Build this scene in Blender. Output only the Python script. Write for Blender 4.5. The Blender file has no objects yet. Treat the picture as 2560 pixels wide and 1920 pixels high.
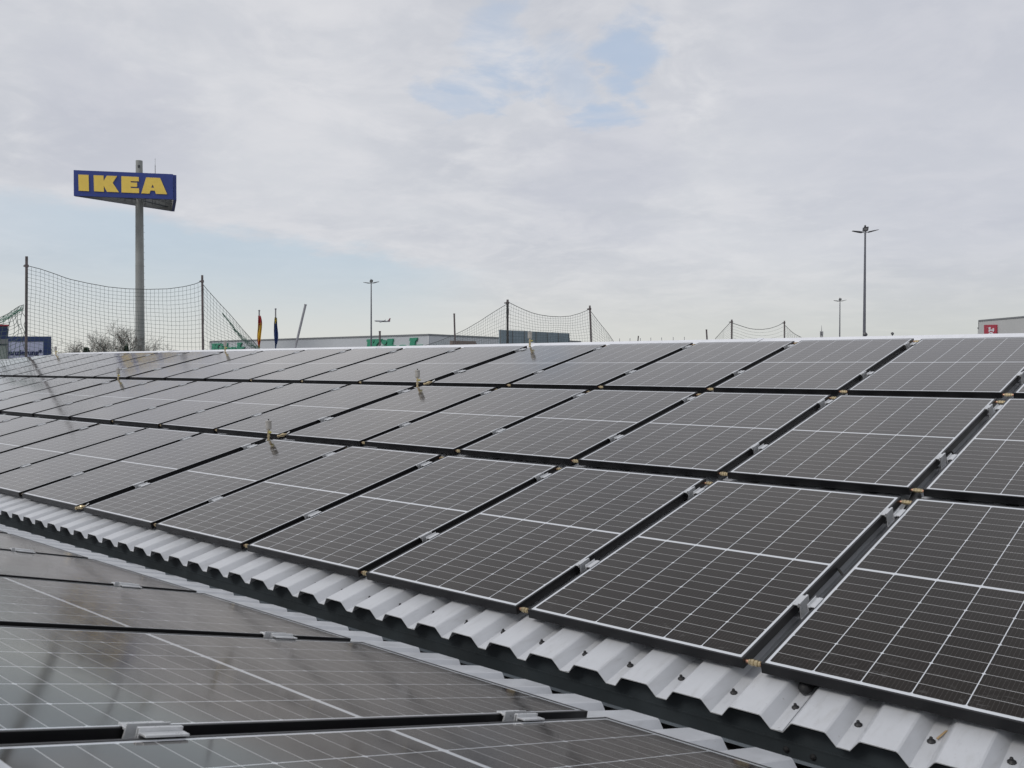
import bpy, bmesh, math, random
from mathutils import Vector, Matrix
R_ = math.radians
sc = bpy.context.scene
COL = sc.collection

# ------------------------------------------------------------------ camera
RIGHT = Vector((0.7523007, 0.6588157, 0.0023453))
UP = Vector((-0.0134529, 0.0118026, 0.9998398))
FWD = Vector((-0.6586825, 0.7522118, -0.0177421))
CAM = Vector((2.10434, -3.119104, 1.073673))
F = 2296.19          # focal length in photo pixels (2560 wide)
cam_d = bpy.data.cameras.new("camera")
cam = bpy.data.objects.new("camera", cam_d)
COL.objects.link(cam)
m = Matrix((RIGHT, UP, -FWD)).transposed().to_4x4()
m.translation = CAM
cam.matrix_world = m
cam_d.sensor_width = 36.0
cam_d.lens = 36.0 * F / 2560.0
cam_d.clip_start = 0.02
cam_d.clip_end = 12000
cam_d.dof.use_dof = True
cam_d.dof.focus_distance = 9.0
cam_d.dof.aperture_fstop = 13.0
sc.camera = cam

# ------------------------------------------------------------------ light
SUN_AZ = (-0.22, -0.97)
SUN_EL = R_(40)
sd = bpy.data.lights.new("sun", 'SUN')
sd.energy = 1.15
sd.angle = R_(18)
sd.color = (1.0, 0.965, 0.92)
sun = bpy.data.objects.new("sun", sd)
COL.objects.link(sun)
sv = Vector((SUN_AZ[0], SUN_AZ[1], 0)).normalized() * math.cos(SUN_EL) + Vector((0, 0, math.sin(SUN_EL)))
sun.rotation_euler = sv.to_track_quat('Z', 'Y').to_euler()

sc.view_settings.view_transform = 'Standard'
sc.view_settings.look = 'None'
sc.view_settings.exposure = 0.0
sc.view_settings.gamma = 1.0


class NT:
    """tiny helper to write shader maths"""
    def __init__(s, tree):
        s.t = tree

    def n(s, kind, **kw):
        nd = s.t.nodes.new(kind)
        for k, v in kw.items():
            setattr(nd, k, v)
        return nd

    def put(s, sock, v):
        if isinstance(v, bpy.types.NodeSocket):
            s.t.links.new(v, sock)
        elif v is not None:
            if isinstance(v, (tuple, list, Vector)) and sock.type == 'RGBA' and len(v) == 3:
                v = (*v, 1)
            sock.default_value = v

    def m(s, op, a, b=None, c=None):
        nd = s.n('ShaderNodeMath', operation=op)
        s.put(nd.inputs[0], a)
        if b is not None: s.put(nd.inputs[1], b)
        if c is not None: s.put(nd.inputs[2], c)
        return nd.outputs[0]

    def vm(s, op, a, b=None, scale=None):
        nd = s.n('ShaderNodeVectorMath', operation=op)
        s.put(nd.inputs[0], a)
        if b is not None: s.put(nd.inputs[1], b)
        if scale is not None: s.put(nd.inputs[3], scale)
        return nd.outputs[1] if op in ('DOT_PRODUCT', 'LENGTH') else nd.outputs[0]

    def step(s, x, a, b, lo=0.0, hi=1.0):
        nd = s.n('ShaderNodeMapRange', interpolation_type='SMOOTHSTEP')
        s.put(nd.inputs[0], x); s.put(nd.inputs[1], a); s.put(nd.inputs[2], b)
        nd.inputs[3].default_value = lo; nd.inputs[4].default_value = hi
        return nd.outputs[0]

    def mix(s, f, a, b, blend='MIX'):
        nd = s.n('ShaderNodeMix', data_type='RGBA', blend_type=blend)
        s.put(nd.inputs[0], f); s.put(nd.inputs[6], a); s.put(nd.inputs[7], b)
        return nd.outputs[2]

    def noise(s, vec, scale, detail=4.0, rough=0.55, dist=0.0, color=False):
        nd = s.n('ShaderNodeTexNoise')
        if vec is not None: s.put(nd.inputs['Vector'], vec)
        nd.inputs['Scale'].default_value = scale
        nd.inputs['Detail'].default_value = detail
        nd.inputs['Roughness'].default_value = rough
        nd.inputs['Distortion'].default_value = dist
        return nd.outputs[1] if color else nd.outputs[0]

    def sep(s, v):
        nd = s.n('ShaderNodeSeparateXYZ'); s.put(nd.inputs[0], v)
        return nd.outputs

    def comb(s, x, y, z):
        nd = s.n('ShaderNodeCombineXYZ')
        s.put(nd.inputs[0], x); s.put(nd.inputs[1], y); s.put(nd.inputs[2], z)
        return nd.outputs[0]


# ------------------------------------------------------------------ sky
def sky_dir(px, py):
    return (FWD + RIGHT * ((px - 1280) / F) - UP * ((py - 960) / F)).normalized()


w = bpy.data.worlds.new("World")
sc.world = w
w.use_nodes = True
wt = w.node_tree
wt.nodes.clear()
N = NT(wt)
out = N.n('ShaderNodeOutputWorld')
bg = N.n('ShaderNodeBackground')
wt.links.new(bg.outputs[0], out.inputs[0])
tc = N.n('ShaderNodeTexCoord')
d0 = N.vm('NORMALIZE', tc.outputs['Generated'])
sky = N.n('ShaderNodeTexSky', sky_type='NISHITA')
sky.sun_disc = False
sky.sun_elevation = SUN_EL
sky.sun_rotation = math.atan2(SUN_AZ[0], SUN_AZ[1])
sky.altitude = 100
sky.air_density = 1.0
sky.dust_density = 2.0
sky.ozone_density = 1.0
clear = N.vm('SCALE', sky.outputs[0], scale=0.10)
z = N.sep(d0)[2]
zc = N.m('MAXIMUM', z, 0.0)
# cloud deck coordinates: the direction carried up to a flat layer
k = N.m('DIVIDE', 1.0, N.m('ADD', zc, 0.16))
deck = N.vm('MULTIPLY', N.vm('SCALE', d0, scale=k), (1, 1, 0))
nA = N.noise(deck, 1.1, 6, 0.55, 0.3)
nB = N.noise(deck, 3.2, 6, 0.6, 0.5)
nC = N.noise(N.vm('ADD', deck, (7.3, 2.1, 4.0)), 9.0, 5, 0.6, 0.2)
warp = N.vm('SUBTRACT', N.noise(deck, 2.6, 5, 0.6, color=True), (0.5, 0.5, 0.5))
warp2 = N.vm('SUBTRACT', N.noise(deck, 9.0, 4, 0.6, color=True), (0.5, 0.5, 0.5))
dw = N.vm('NORMALIZE', N.vm('ADD', N.vm('ADD', d0, N.vm('SCALE', warp, scale=0.17)), N.vm('SCALE', warp2, scale=0.05)))


def blob(px, py, r0, r1, src=dw):
    c = N.vm('DOT_PRODUCT', src, tuple(sky_dir(px, py)))
    return N.step(c, math.cos(R_(r1)), math.cos(R_(r0)))


def union(lst):
    a = lst[0]
    for b in lst[1:]:
        a = N.m('MAXIMUM', a, b)
    return a


hole = union([N.m('MULTIPLY', blob(1160, 262, 0.2, 2.0), 0.7), blob(1205, 215, 0.2, 2.2), blob(1280, 180, 0.2, 2.2), blob(1570, 120, 0.2, 2.4), blob(1480, 275, 0.2, 2.2),
              N.m('MULTIPLY', blob(1225, 80, 0.2, 2.6), 0.7), N.m('MULTIPLY', blob(1400, 150, 0.2, 2.4), 0.6)])
# the long clear gap low down on the left
dl = N.vm('NORMALIZE', N.vm('ADD', N.vm('ADD', d0, N.vm('SCALE', warp, scale=0.045)), N.vm('SCALE', warp2, scale=0.022)))
hh_ = N.vm('DOT_PRODUCT', dl, tuple(RIGHT))
zt_ = N.m('SUBTRACT', 0.106, N.m('MULTIPLY', hh_, 0.135))
low = N.m('MULTIPLY', N.step(N.m('SUBTRACT', N.sep(dl)[2], zt_), 0.006, -0.016), N.step(hh_, 0.02, -0.15))
low = N.m('MULTIPLY', low, N.step(hh_, -0.56, -0.34, 0.55, 1.0))
puff = union([blob(1560, 335, 0.3, 2.8), blob(1230, 140, 0.2, 3.0), blob(1690, 190, 0.3, 3.4), blob(540, 165, 0.3, 3.6), blob(850, 190, 0.5, 5.0), blob(1400, 260, 0.3, 3.0), blob(1080, 300, 0.3, 4.0)])
greyb = union([blob(2300, 180, 2, 13), blob(2450, 480, 2, 9), blob(300, 330, 1, 6), blob(1500, 420, 1, 6)])
cloud = N.mix(N.step(nA, 0.32, 0.68), (0.580, 0.597, 0.648), (0.678, 0.690, 0.727))
cloud = N.mix(N.m('MULTIPLY', N.step(nB, 0.42, 0.68), 0.62), cloud, (0.745, 0.745, 0.772))
cloud = N.mix(N.m('MULTIPLY', N.step(nC, 0.45, 0.75), 0.30), cloud, (0.77, 0.77, 0.795))
cloud = N.mix(N.m('MULTIPLY', N.m('MULTIPLY', puff, 0.75), N.step(nB, 0.35, 0.66)), cloud, (0.76, 0.76, 0.785))
cloud = N.mix(N.m('MULTIPLY', greyb, 0.42), cloud, (0.545, 0.56, 0.635))
blue = N.mix(0.30, (0.545, 0.665, 0.845), clear)
lowblue = N.mix(0.15, (0.555, 0.665, 0.765), clear)
col = N.mix(N.m('MULTIPLY', N.m('MULTIPLY', hole, 0.75), N.step(nB, 0.68, 0.42)), cloud, blue)
col = N.mix(N.m('MULTIPLY', low, 0.76), col, lowblue)
hz = N.step(z, 0.155, 0.0)
hzr = N.mix(N.step(N.vm('DOT_PRODUCT', d0, tuple(RIGHT)), -0.1, 0.5), (0.735, 0.735, 0.690), (0.610, 0.630, 0.605))
col = N.mix(N.m('POWER', hz, 1.6), col, hzr)
# a little of the true clear sky everywhere so that colour follows the sun
wt.links.new(N.mix(0.06, col, clear), bg.inputs[0])
bg.inputs[1].default_value = 1.0


# ------------------------------------------------------------------ materials
def mat(name, col, rough=0.5, metal=0.0, spec=0.5, vary=0.0, vscale=4.0, bump=0.0, bscale=60.0, rvary=0.0):
    mt = bpy.data.materials.new(name)
    mt.use_nodes = True
    t = mt.node_tree
    b = t.nodes['Principled BSDF']
    n = NT(t)
    b.inputs['Base Color'].default_value = (*col, 1)
    b.inputs['Roughness'].default_value = rough
    b.inputs['Metallic'].default_value = metal
    b.inputs['Specular IOR Level'].default_value = spec
    co = n.n('ShaderNodeTexCoord').outputs['Object']
    if vary:
        f = n.noise(co, vscale, 6, 0.6)
        n.put(b.inputs['Base Color'], n.mix(n.step(f, 0.3, 0.72), tuple(c * (1 - vary) for c in col), tuple(min(1, c * (1 + vary)) for c in col)))
    if rvary:
        f = n.noise(co, vscale * 2.3, 5, 0.6)
        n.put(b.inputs['Roughness'], n.step(f, 0.3, 0.7, max(0.02, rough - rvary), rough + rvary))
    if bump:
        bn = n.n('ShaderNodeBump')
        bn.inputs['Strength'].default_value = bump
        bn.inputs['Distance'].default_value = 0.01
        n.put(bn.inputs['Height'], n.noise(co, bscale, 4, 0.6))
        n.put(b.inputs['Normal'], bn.outputs[0])
    return mt


GW, GL = 1.022, 1.740       # visible glass
MX, MY, MC = 0.0095, 0.0165, 0.0155
CP = (GW - 2 * MX) / 6
RP = (GL - 2 * MY - MC) / 24


def glass_material():
    mt = bpy.data.materials.new("solar_glass")
    mt.use_nodes = True
    t = mt.node_tree
    b = t.nodes['Principled BSDF']
    n = NT(t)
    tcn = n.n('ShaderNodeTexCoord')
    co = tcn.outputs['Object']
    x, y, _ = n.sep(co)
    xs = n.m('ADD', x, GW / 2 - MX)                     # 0..6CP over the cells
    yc = n.m('ABSOLUTE', n.m('SUBTRACT', y, GL / 2))    # distance from middle strip
    yh = n.m('SUBTRACT', yc, MC / 2)                    # 0..12RP
    def near(v, p):                                     # distance to the nearest multiple of p
        a = n.m('MODULO', n.m('ADD', v, p * 0.5 + p * 20), p)
        return n.m('ABSOLUTE', n.m('SUBTRACT', a, p * 0.5))
    dx, dy, dy3, dbus = near(xs, CP), near(yh, RP), near(yh, RP * 3), near(xs, CP / 12)
    inx = n.m('SUBTRACT', n.m('ABSOLUTE', x), GW / 2 - MX)   # >0 : margin
    iny = n.m('SUBTRACT', yh, 12 * RP)
    margin = n.m('MAXIMUM', n.m('GREATER_THAN', inx, 0.0), n.m('MAXIMUM', n.m('GREATER_THAN', iny, 0.0), n.m('LESS_THAN', yh, 0.0)))
    colg = n.m('LESS_THAN', dx, 0.0018)
    rowg = n.m('LESS_THAN', dy, 0.0014)
    dia = n.m('LESS_THAN', n.m('ADD', dx, dy3), 0.0076)
    white = n.m('MAXIMUM', margin, n.m('MAXIMUM', colg, dia))
    oi = n.n('ShaderNodeObjectInfo').outputs['Random']
    pos = n.vm('ADD', co, n.comb(n.m('MULTIPLY', oi, 37.0), n.m('MULTIPLY', oi, 91.0), 0.0))
    # cell to cell tint
    cid = n.comb(n.m('FLOOR', n.m('DIVIDE', xs, CP)), n.m('FLOOR', n.m('DIVIDE', y, RP)), n.m('MULTIPLY', oi, 50))
    wn = n.n('ShaderNodeTexWhiteNoise'); n.put(wn.inputs[0], cid)
    cell = n.mix(wn.outputs[0], (0.0066, 0.0046, 0.0042), (0.0100, 0.0070, 0.0058))
    cell = n.mix(n.m('MULTIPLY', oi, 0.6), cell, (0.0100, 0.0074, 0.0046))
    c = n.mix(n.m('MULTIPLY', n.m('LESS_THAN', dbus, 0.00035), 0.45), cell, (0.16, 0.15, 0.15))
    c = n.mix(n.m('MULTIPLY', rowg, 0.85), c, (0.40, 0.40, 0.405))
    c = n.mix(white, c, (0.60, 0.625, 0.66))
    # dust film, drip marks near the lower frame
    dn = n.noise(pos, 3.0, 6, 0.65)
    spots = n.m('MULTIPLY', n.step(n.noise(pos, 42.0, 2, 0.5), 0.74, 0.80), n.step(n.noise(pos, 2.2, 2, 0.5), 0.5, 0.66))
    drip = n.m('MULTIPLY', n.m('MULTIPLY', n.step(n.noise(n.vm('MULTIPLY', pos, (1.2, 3.4, 1)), 9.0, 5, 0.65, 1.2), 0.56, 0.68), n.step(y, 0.30, 0.05)), n.step(oi, 0.35, 0.8))
    c = n.mix(n.step(dn, 0.35, 0.8, 0.001, 0.010), c, (0.42, 0.41, 0.39))
    c = n.mix(n.m('MULTIPLY', spots, 0.16), c, (0.5, 0.5, 0.5))
    c = n.mix(n.m('MULTIPLY', drip, 0.07), c, (0.55, 0.55, 0.55))
    n.put(b.inputs['Base Color'], c)
    b.inputs['Roughness'].default_value = 0.8
    b.inputs['Specular IOR Level'].default_value = 0.0
    # the cover glass: a clear, faintly structured front with a steep Fresnel curve
    bn = n.n('ShaderNodeBump')
    bn.inputs['Strength'].default_value = 0.03
    bn.inputs['Distance'].default_value = 0.01
    n.put(bn.inputs['Height'], n.noise(pos, 2.5, 2, 0.5))
    gl = n.n('ShaderNodeBsdfGlossy')
    n.put(gl.inputs['Color'], (1.0, 0.976, 0.948))
    n.put(gl.inputs['Roughness'], n.step(dn, 0.3, 0.75, 0.07, 0.13))
    n.put(gl.inputs['Normal'], bn.outputs[0])
    lw = n.n('ShaderNodeLayerWeight'); lw.inputs[0].default_value = 0.5
    fres = n.m('MINIMUM', n.m('ADD', n.m('MULTIPLY', n.m('POWER', lw.outputs['Facing'], 4.7), 1.12), 0.003), 1.0)
    ms = n.n('ShaderNodeMixShader')
    t.links.new(fres, ms.inputs[0]); t.links.new(b.outputs[0], ms.inputs[1]); t.links.new(gl.outputs[0], ms.inputs[2])
    t.links.new(ms.outputs[0], t.nodes['Material Output'].inputs[0])
    return mt


def sheet_material(name, base, along=1):
    mt = bpy.data.materials.new(name)
    mt.use_nodes = True
    t = mt.node_tree
    b = t.nodes['Principled BSDF']
    n = NT(t)
    co = n.n('ShaderNodeTexCoord').outputs['Object']
    f = n.noise(co, 2.2, 6, 0.65)
    st = n.noise(n.vm('MULTIPLY', co, (9.0, 0.7, 9.0)), 3.0, 5, 0.6)
    sp = n.step(n.noise(co, 55.0, 3, 0.6), 0.67, 0.76)
    sp = n.m('MULTIPLY', sp, n.step(n.noise(co, 3.1, 3, 0.6), 0.45, 0.6))
    c = n.mix(n.step(f, 0.3, 0.75), tuple(v * 0.93 for v in base), tuple(v * 1.04 for v in base))
    c = n.mix(n.m('MULTIPLY', n.step(st, 0.50, 0.78), 0.34), c, tuple(v * q for v, q in zip(base, (0.62, 0.60, 0.56))))
    st2 = n.noise(n.vm('MULTIPLY', co, (26.0, 2.4, 26.0)), 2.0, 4, 0.6)
    c = n.mix(n.m('MULTIPLY', n.step(st2, 0.60, 0.74), 0.22), c, tuple(v * 0.55 for v in base))
    c = n.mix(n.m('MULTIPLY', sp, 0.55), c, (0.22, 0.21, 0.19))
    n.put(b.inputs['Base Color'], c)
    n.put(b.inputs['Roughness'], n.step(f, 0.3, 0.7, 0.27, 0.42))
    b.inputs['Specular IOR Level'].default_value = 0.55
    return mt


M = dict(
    glass=glass_material(),
    frame=mat('black_frame', (0.0055, 0.0055, 0.0065), 0.38, 0.0, 0.35, 0.2, 8),
    back=mat('black_backplate', (0.010, 0.010, 0.011), 0.6),
    silver=mat('raw_aluminium', (0.64, 0.65, 0.66), 0.34, 0.6, 0.5, 0.06, 30, rvary=0.08),
    rail=mat('mill_aluminium', (0.55, 0.56, 0.58), 0.45, 0.7, 0.5, 0.08, 12),
    brass=mat('brass', (0.50, 0.41, 0.255), 0.34, 0.8, 0.5, 0.12, 40),
    copper=mat('copper', (0.66, 0.38, 0.26), 0.4, 0.75, 0.5, 0.12, 40),
    ventgrey=mat('vent_grey', (0.36, 0.345, 0.32), 0.5, 0.1, 0.5, 0.06, 30),
    white=mat('white_plastic', (0.72, 0.72, 0.70), 0.4),
    yellowknob=mat('yellow_plastic', (0.42, 0.38, 0.10), 0.45),
    sheet=sheet_material('coated_sheet', (0.545, 0.56, 0.585)),
    cap=sheet_material('ridge_sheet', (0.80, 0.81, 0.845)),
    anthr=mat('anthracite_sheet', (0.034, 0.042, 0.047), 0.42, 0.0, 0.5, 0.25, 3, rvary=0.1),
    lip=mat('zinc_lip', (0.10, 0.12, 0.14), 0.4, 0.3, 0.5, 0.2, 5),
    gfloor=mat('gutter_floor', (0.10, 0.095, 0.09), 0.6, 0, 0.4, 0.4, 6),
    rubber=mat('black_rubber', (0.012, 0.012, 0.013), 0.55),
    wall=mat('wall_cladding', (0.48, 0.49, 0.50), 0.5, 0, 0.4, 0.06, 0.6),
    steel=mat('rusty_tube', (0.105, 0.088, 0.088), 0.55, 0.3, 0.5, 0.3, 9),
    tube=mat('galvanised_tube', (0.27, 0.27, 0.29), 0.45, 0.5, 0.5, 0.15, 9),
    net=mat('green_net', (0.060, 0.090, 0.082), 0.8),
    netg=mat('bright_green_net', (0.05, 0.17, 0.115), 0.8),
    rope=mat('black_rope', (0.045, 0.05, 0.05), 0.8),
    signblue=mat('sign_blue', (0.026, 0.052, 0.260), 0.4, 0, 0.5, 0.05, 0.6),
    signyellow=mat('sign_yellow', (0.92, 0.66, 0.12), 0.45, 0, 0.5, 0.04, 0.8),
    signgrey=mat('sign_back_grey', (0.34, 0.345, 0.335), 0.55, 0, 0.4, 0.12, 0.8),
    signsteel=mat('sign_steel', (0.17, 0.18, 0.19), 0.5, 0.2, 0.4, 0.1, 1.0),
    pole=mat('pylon_grey', (0.30, 0.31, 0.30), 0.55, 0.1, 0.4, 0.1, 0.5),
    lamppole=mat('lamp_pole', (0.145, 0.15, 0.175), 0.45, 0.3, 0.5, 0.08, 1),
    lampdark=mat('lamp_head', (0.040, 0.040, 0.046), 0.4),
    lampglass=mat('lamp_glass', (0.17, 0.17, 0.17), 0.15),
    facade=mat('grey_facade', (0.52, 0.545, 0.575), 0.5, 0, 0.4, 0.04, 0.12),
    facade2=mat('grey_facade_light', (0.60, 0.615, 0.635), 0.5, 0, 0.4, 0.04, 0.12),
    trim=mat('dark_trim', (0.20, 0.21, 0.22), 0.5),
    green=mat('letter_green', (0.040, 0.270, 0.165), 0.45),
    bluebox=mat('blue_grey_panels', (0.20, 0.26, 0.305), 0.42, 0, 0.5, 0.1, 0.3),
    brown=mat('brown_parapet', (0.22, 0.17, 0.155), 0.7),
    boardwhite=mat('board_white', (0.40, 0.43, 0.58), 0.45),
    boardtext=mat('board_text', (0.012, 0.022, 0.085), 0.5),
    boardblue=mat('board_blue', (0.014, 0.034, 0.118), 0.45),
    redline=mat('red_coping', (0.35, 0.03, 0.05), 0.5),
    window=mat('window_glass', (0.28, 0.32, 0.30), 0.12),
    red=mat('sign_red', (0.40, 0.028, 0.055), 0.45),
    signwhite=mat('sign_white', (0.70, 0.68, 0.72), 0.5),
    pink=mat('sign_pink', (0.50, 0.17, 0.20), 0.5),
    rightwall=mat('right_facade', (0.52, 0.525, 0.52), 0.5, 0, 0.4, 0.03, 0.2),
    bark=mat('grey_bark', (0.16, 0.146, 0.13), 0.9, 0, 0.2, 0.3, 2),
    leaf=mat('evergreen_leaf', (0.030, 0.045, 0.026), 0.7, 0, 0.3, 0.4, 2),
    nest=mat('nest_twigs', (0.035, 0.030, 0.026), 0.9),
    fred=mat('flag_red', (0.40, 0.035, 0.04), 0.7), fgold=mat('flag_gold', (0.62, 0.40, 0.04), 0.7), fblack=mat('flag_black', (0.02, 0.02, 0.022), 0.7),
    fblue=mat('flag_blue', (0.022, 0.05, 0.165), 0.7), fyel=mat('flag_yellow', (0.62, 0.46, 0.03), 0.7), flight=mat('flag_pale_blue', (0.05, 0.13, 0.30), 0.7),
    plane=mat('plane_white', (0.42, 0.43, 0.46), 0.4), planedark=mat('plane_dark', (0.15, 0.16, 0.19), 0.4), planetail=mat('plane_tail', (0.24, 0.12, 0.15), 0.4),
    asphalt=mat('asphalt', (0.060, 0.060, 0.062), 0.85, 0, 0.3, 0.25, 0.05),
    wood=mat('wood_sliver', (0.42, 0.30, 0.16), 0.7),
)


# ------------------------------------------------------------------ mesh helpers
class MB:
    def __init__(s):
        s.v = []; s.f = []; s.mi = []; s.smooth = []

    def add(s, vs, fs, mi=0, smooth=False):
        o = len(s.v)
        s.v += [tuple(v) for v in vs]
        for f in fs:
            s.f.append(tuple(i + o for i in f)); s.mi.append(mi); s.smooth.append(smooth)
        return s

    def box(s, x0, x1, y0, y1, z0, z1, mi=0, mx=None):
        vs = [(x0, y0, z0), (x1, y0, z0), (x1, y1, z0), (x0, y1, z0), (x0, y0, z1), (x1, y0, z1), (x1, y1, z1), (x0, y1, z1)]
        if mx is not None: vs = [mx @ Vector(v) for v in vs]
        return s.add(vs, [(0, 3, 2, 1), (4, 5, 6, 7), (0, 1, 5, 4), (1, 2, 6, 5), (2, 3, 7, 6), (3, 0, 4, 7)], mi)

    def prism(s, pts, h0, h1, axis='y', mi=0):
        """closed 2-D outline pushed from h0 to h1 along axis"""
        n_ = len(pts)
        def P(p, h):
            if axis == 'y': return (p[0], h, p[1])
            if axis == 'x': return (h, p[0], p[1])
            return (p[0], p[1], h)
        vs = [P(p, h0) for p in pts] + [P(p, h1) for p in pts]
        fs = [(i, (i + 1) % n_, n_ + (i + 1) % n_, n_ + i) for i in range(n_)]
        fs += [tuple(range(n_))[::-1], tuple(range(n_, 2 * n_))]
        return s.add(vs, fs, mi)

    def tube(s, p0, p1, r0, r1=None, n=8, cap=True, mi=0, smooth=True):
        p0, p1 = Vector(p0), Vector(p1)
        r1 = r0 if r1 is None else r1
        d = (p1 - p0)
        if d.length < 1e-9: return s
        d.normalize()
        a = d.orthogonal().normalized(); b = d.cross(a)
        vs = []
        for p, r in ((p0, r0), (p1, r1)):
            for i in range(n):
                t = 2 * math.pi * i / n
                vs.append(p + (a * math.cos(t) + b * math.sin(t)) * r)
        fs = [(i, (i + 1) % n, n + (i + 1) % n, n + i) for i in range(n)]
        s.add(vs, fs, mi, smooth)
        if cap:
            s.add(vs, [tuple(range(n))[::-1], tuple(range(n, 2 * n))], mi)
        return s

    def lathe(s, prof, n=14, mx=None, mi=0):
        """profile [(r, h)...] round the local z axis"""
        vs = []
        for r, h in prof:
            for i in range(n):
                t = 2 * math.pi * i / n
                v = Vector((r * math.cos(t), r * math.sin(t), h))
                vs.append(mx @ v if mx is not None else v)
        fs = []
        for j in range(len(prof) - 1):
            for i in range(n):
                fs.append((j * n + i, j * n + (i + 1) % n, (j + 1) * n + (i + 1) % n, (j + 1) * n + i))
        s.add(vs, fs, mi, False)
        s.add(vs, [tuple(range(n))[::-1], tuple(range((len(prof) - 1) * n, len(prof) * n))], mi)
        return s

    def mesh(s, name, mats):
        me = bpy.data.meshes.new(name)
        me.from_pydata(s.v, [], s.f)
        for mm in (mats if isinstance(mats, (list, tuple)) else [mats]):
            me.materials.append(mm)
        me.polygons.foreach_set('material_index', s.mi)
        me.polygons.foreach_set('use_smooth', s.smooth)
        me.validate()
        me.update()
        return me

    def build(s, name, mats, parent=None, loc=None, rot=None, bevel=0.0):
        me = s.mesh(name, mats)
        bm = bmesh.new(); bm.from_mesh(me)
        if bevel:
            bmesh.ops.remove_doubles(bm, verts=bm.verts, dist=1e-6)
            es = [e for e in bm.edges if len(e.link_faces) == 2 and e.calc_face_angle(0) > 0.6]
            bmesh.ops.bevel(bm, geom=es, offset=bevel, segments=2, affect='EDGES', profile=0.5)
        bmesh.ops.recalc_face_normals(bm, faces=bm.faces)
        bm.to_mesh(me); bm.free()
        o = bpy.data.objects.new(name, me)
        COL.objects.link(o)
        if parent: o.parent = parent
        if loc is not None: o.location = loc
        if rot is not None: o.rotation_euler = rot
        return o


def tag(o, label=None, cat=None, group=None, kind=None):
    if label: o['label'] = label
    if cat: o['category'] = cat
    if group: o['group'] = group
    if kind: o['kind'] = kind
    return o


def thing(name, label, cat, loc=(0, 0, 0), rot=(0, 0, 0), group=None):
    o = bpy.data.objects.new(name, None)
    o.empty_display_size = 0.1
    COL.objects.link(o)
    o.location = loc; o.rotation_euler = rot
    return tag(o, label, cat, group)


def dup(root, loc, rot=None, label=None, group=None):
    c = root.copy(); COL.objects.link(c)
    c.location = loc
    if rot is not None: c.rotation_euler = rot
    if label: c['label'] = label
    if group: c['group'] = group
    kids = [o for o in KIDS.get(root.name, [])]
    for ch in kids:
        k_ = ch.copy(); COL.objects.link(k_); k_.parent = c
        for g in KIDS.get(ch.name, []):
            q = g.copy(); COL.objects.link(q); q.parent = k_
    return c


KIDS = {}


def fix_kids(root):
    KIDS[root.name] = list(root.children)
    for ch in root.children:
        KIDS[ch.name] = list(ch.children)


def outline_mesh(contours, depth, flip=False):
    """flat lettering from 2-D contours (holes allowed), with thickness"""
    cu = bpy.data.curves.new('outline', 'CURVE')
    cu.dimensions = '2D'; cu.fill_mode = 'BOTH'; cu.extrude = depth / 2
    for c in contours:
        sp = cu.splines.new('POLY'); sp.points.add(len(c) - 1)
        for i, p in enumerate(c): sp.points[i].co = (p[0], p[1], 0, 1)
        sp.use_cyclic_u = True
    o = bpy.data.objects.new('outline', cu); COL.objects.link(o)
    me = bpy.data.meshes.new_from_object(o.evaluated_get(bpy.context.evaluated_depsgraph_get()))
    bpy.data.objects.remove(o); bpy.data.curves.remove(cu)
    return me


def text_mesh(txt, size, depth, bold=0.0, shear=0.0):
    cu = bpy.data.curves.new('text', 'FONT')
    cu.body = txt; cu.size = size; cu.extrude = depth / 2; cu.offset = bold; cu.shear = shear
    o = bpy.data.objects.new('text', cu); COL.objects.link(o)
    me = bpy.data.meshes.new_from_object(o.evaluated_get(bpy.context.evaluated_depsgraph_get()))
    bpy.data.objects.remove(o); bpy.data.curves.remove(cu)
    return me


def mesh_obj(name, me, mt, parent=None, mx=None):
    me.materials.clear(); me.materials.append(mt)
    o = bpy.data.objects.new(name, me); COL.objects.link(o)
    if parent: o.parent = parent
    if mx is not None: o.matrix_local = mx
    return o


def at(px, py, D):
    return CAM + (FWD + RIGHT * ((px - 1280) / F) - UP * ((py - 960) / F)) * D


WORDS = ['', 'first', 'second', 'third', 'fourth', 'fifth', 'sixth', 'seventh', 'eighth', 'ninth', 'tenth', 'eleventh', 'twelfth', 'thirteenth', 'fourteenth', 'fifteenth', 'sixteenth', 'seventeenth']

# ------------------------------------------------------------------ roof geometry
TH = R_(14.0)
CT, ST = math.cos(TH), math.sin(TH)
ROT_A = (TH, 0, 0)                 # far slope, rising away from us
TB = R_(14.6)
CB, SB = math.cos(TB), math.sin(TB)
ROT_B = (TB, 0, math.pi)           # near slope, rising towards us
YB, ZB = -0.925, 0.050             # lower glass edge of the near slope


def PA(u, v, n):
    return Vector((u, v * CT - n * ST, v * ST + n * CT))


def PB(u, v, n):
    return Vector((u, YB - v * CB + n * SB, ZB + v * SB + n * CB))


V0 = [0.0, 1.891, 3.790]           # lower glass edge of the three rows
VR = 5.845                         # ridge
NS = -0.062                        # sheet crown below the panel tops
RIBP, RIBW, RIBS, RIBD = 0.2286, 0.118, 0.033, 0.043
RPH = 0.1088                        # where the first rib of the far sheets starts
UPITCH = 1.1124
U_L, U_R = -24.0, 13.0
Y_RIDGE = PA(0, VR, NS).y
Y_VALLEY = -0.16
Y_VAL2 = 2 * Y_RIDGE - Y_VALLEY
BAY = Y_VAL2 - Y_VALLEY
Z_RIDGE = PA(0, VR, NS).z


def roof_z(y):
    t = (y - Y_VALLEY) % BAY
    h = BAY / 2
    return Z_RIDGE - abs(t - h) * math.tan(TH)


def sag(u):
    """the long roof dips a little towards its far gable"""
    return -0.040 * max(0.0, -18.6 - u)


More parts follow.
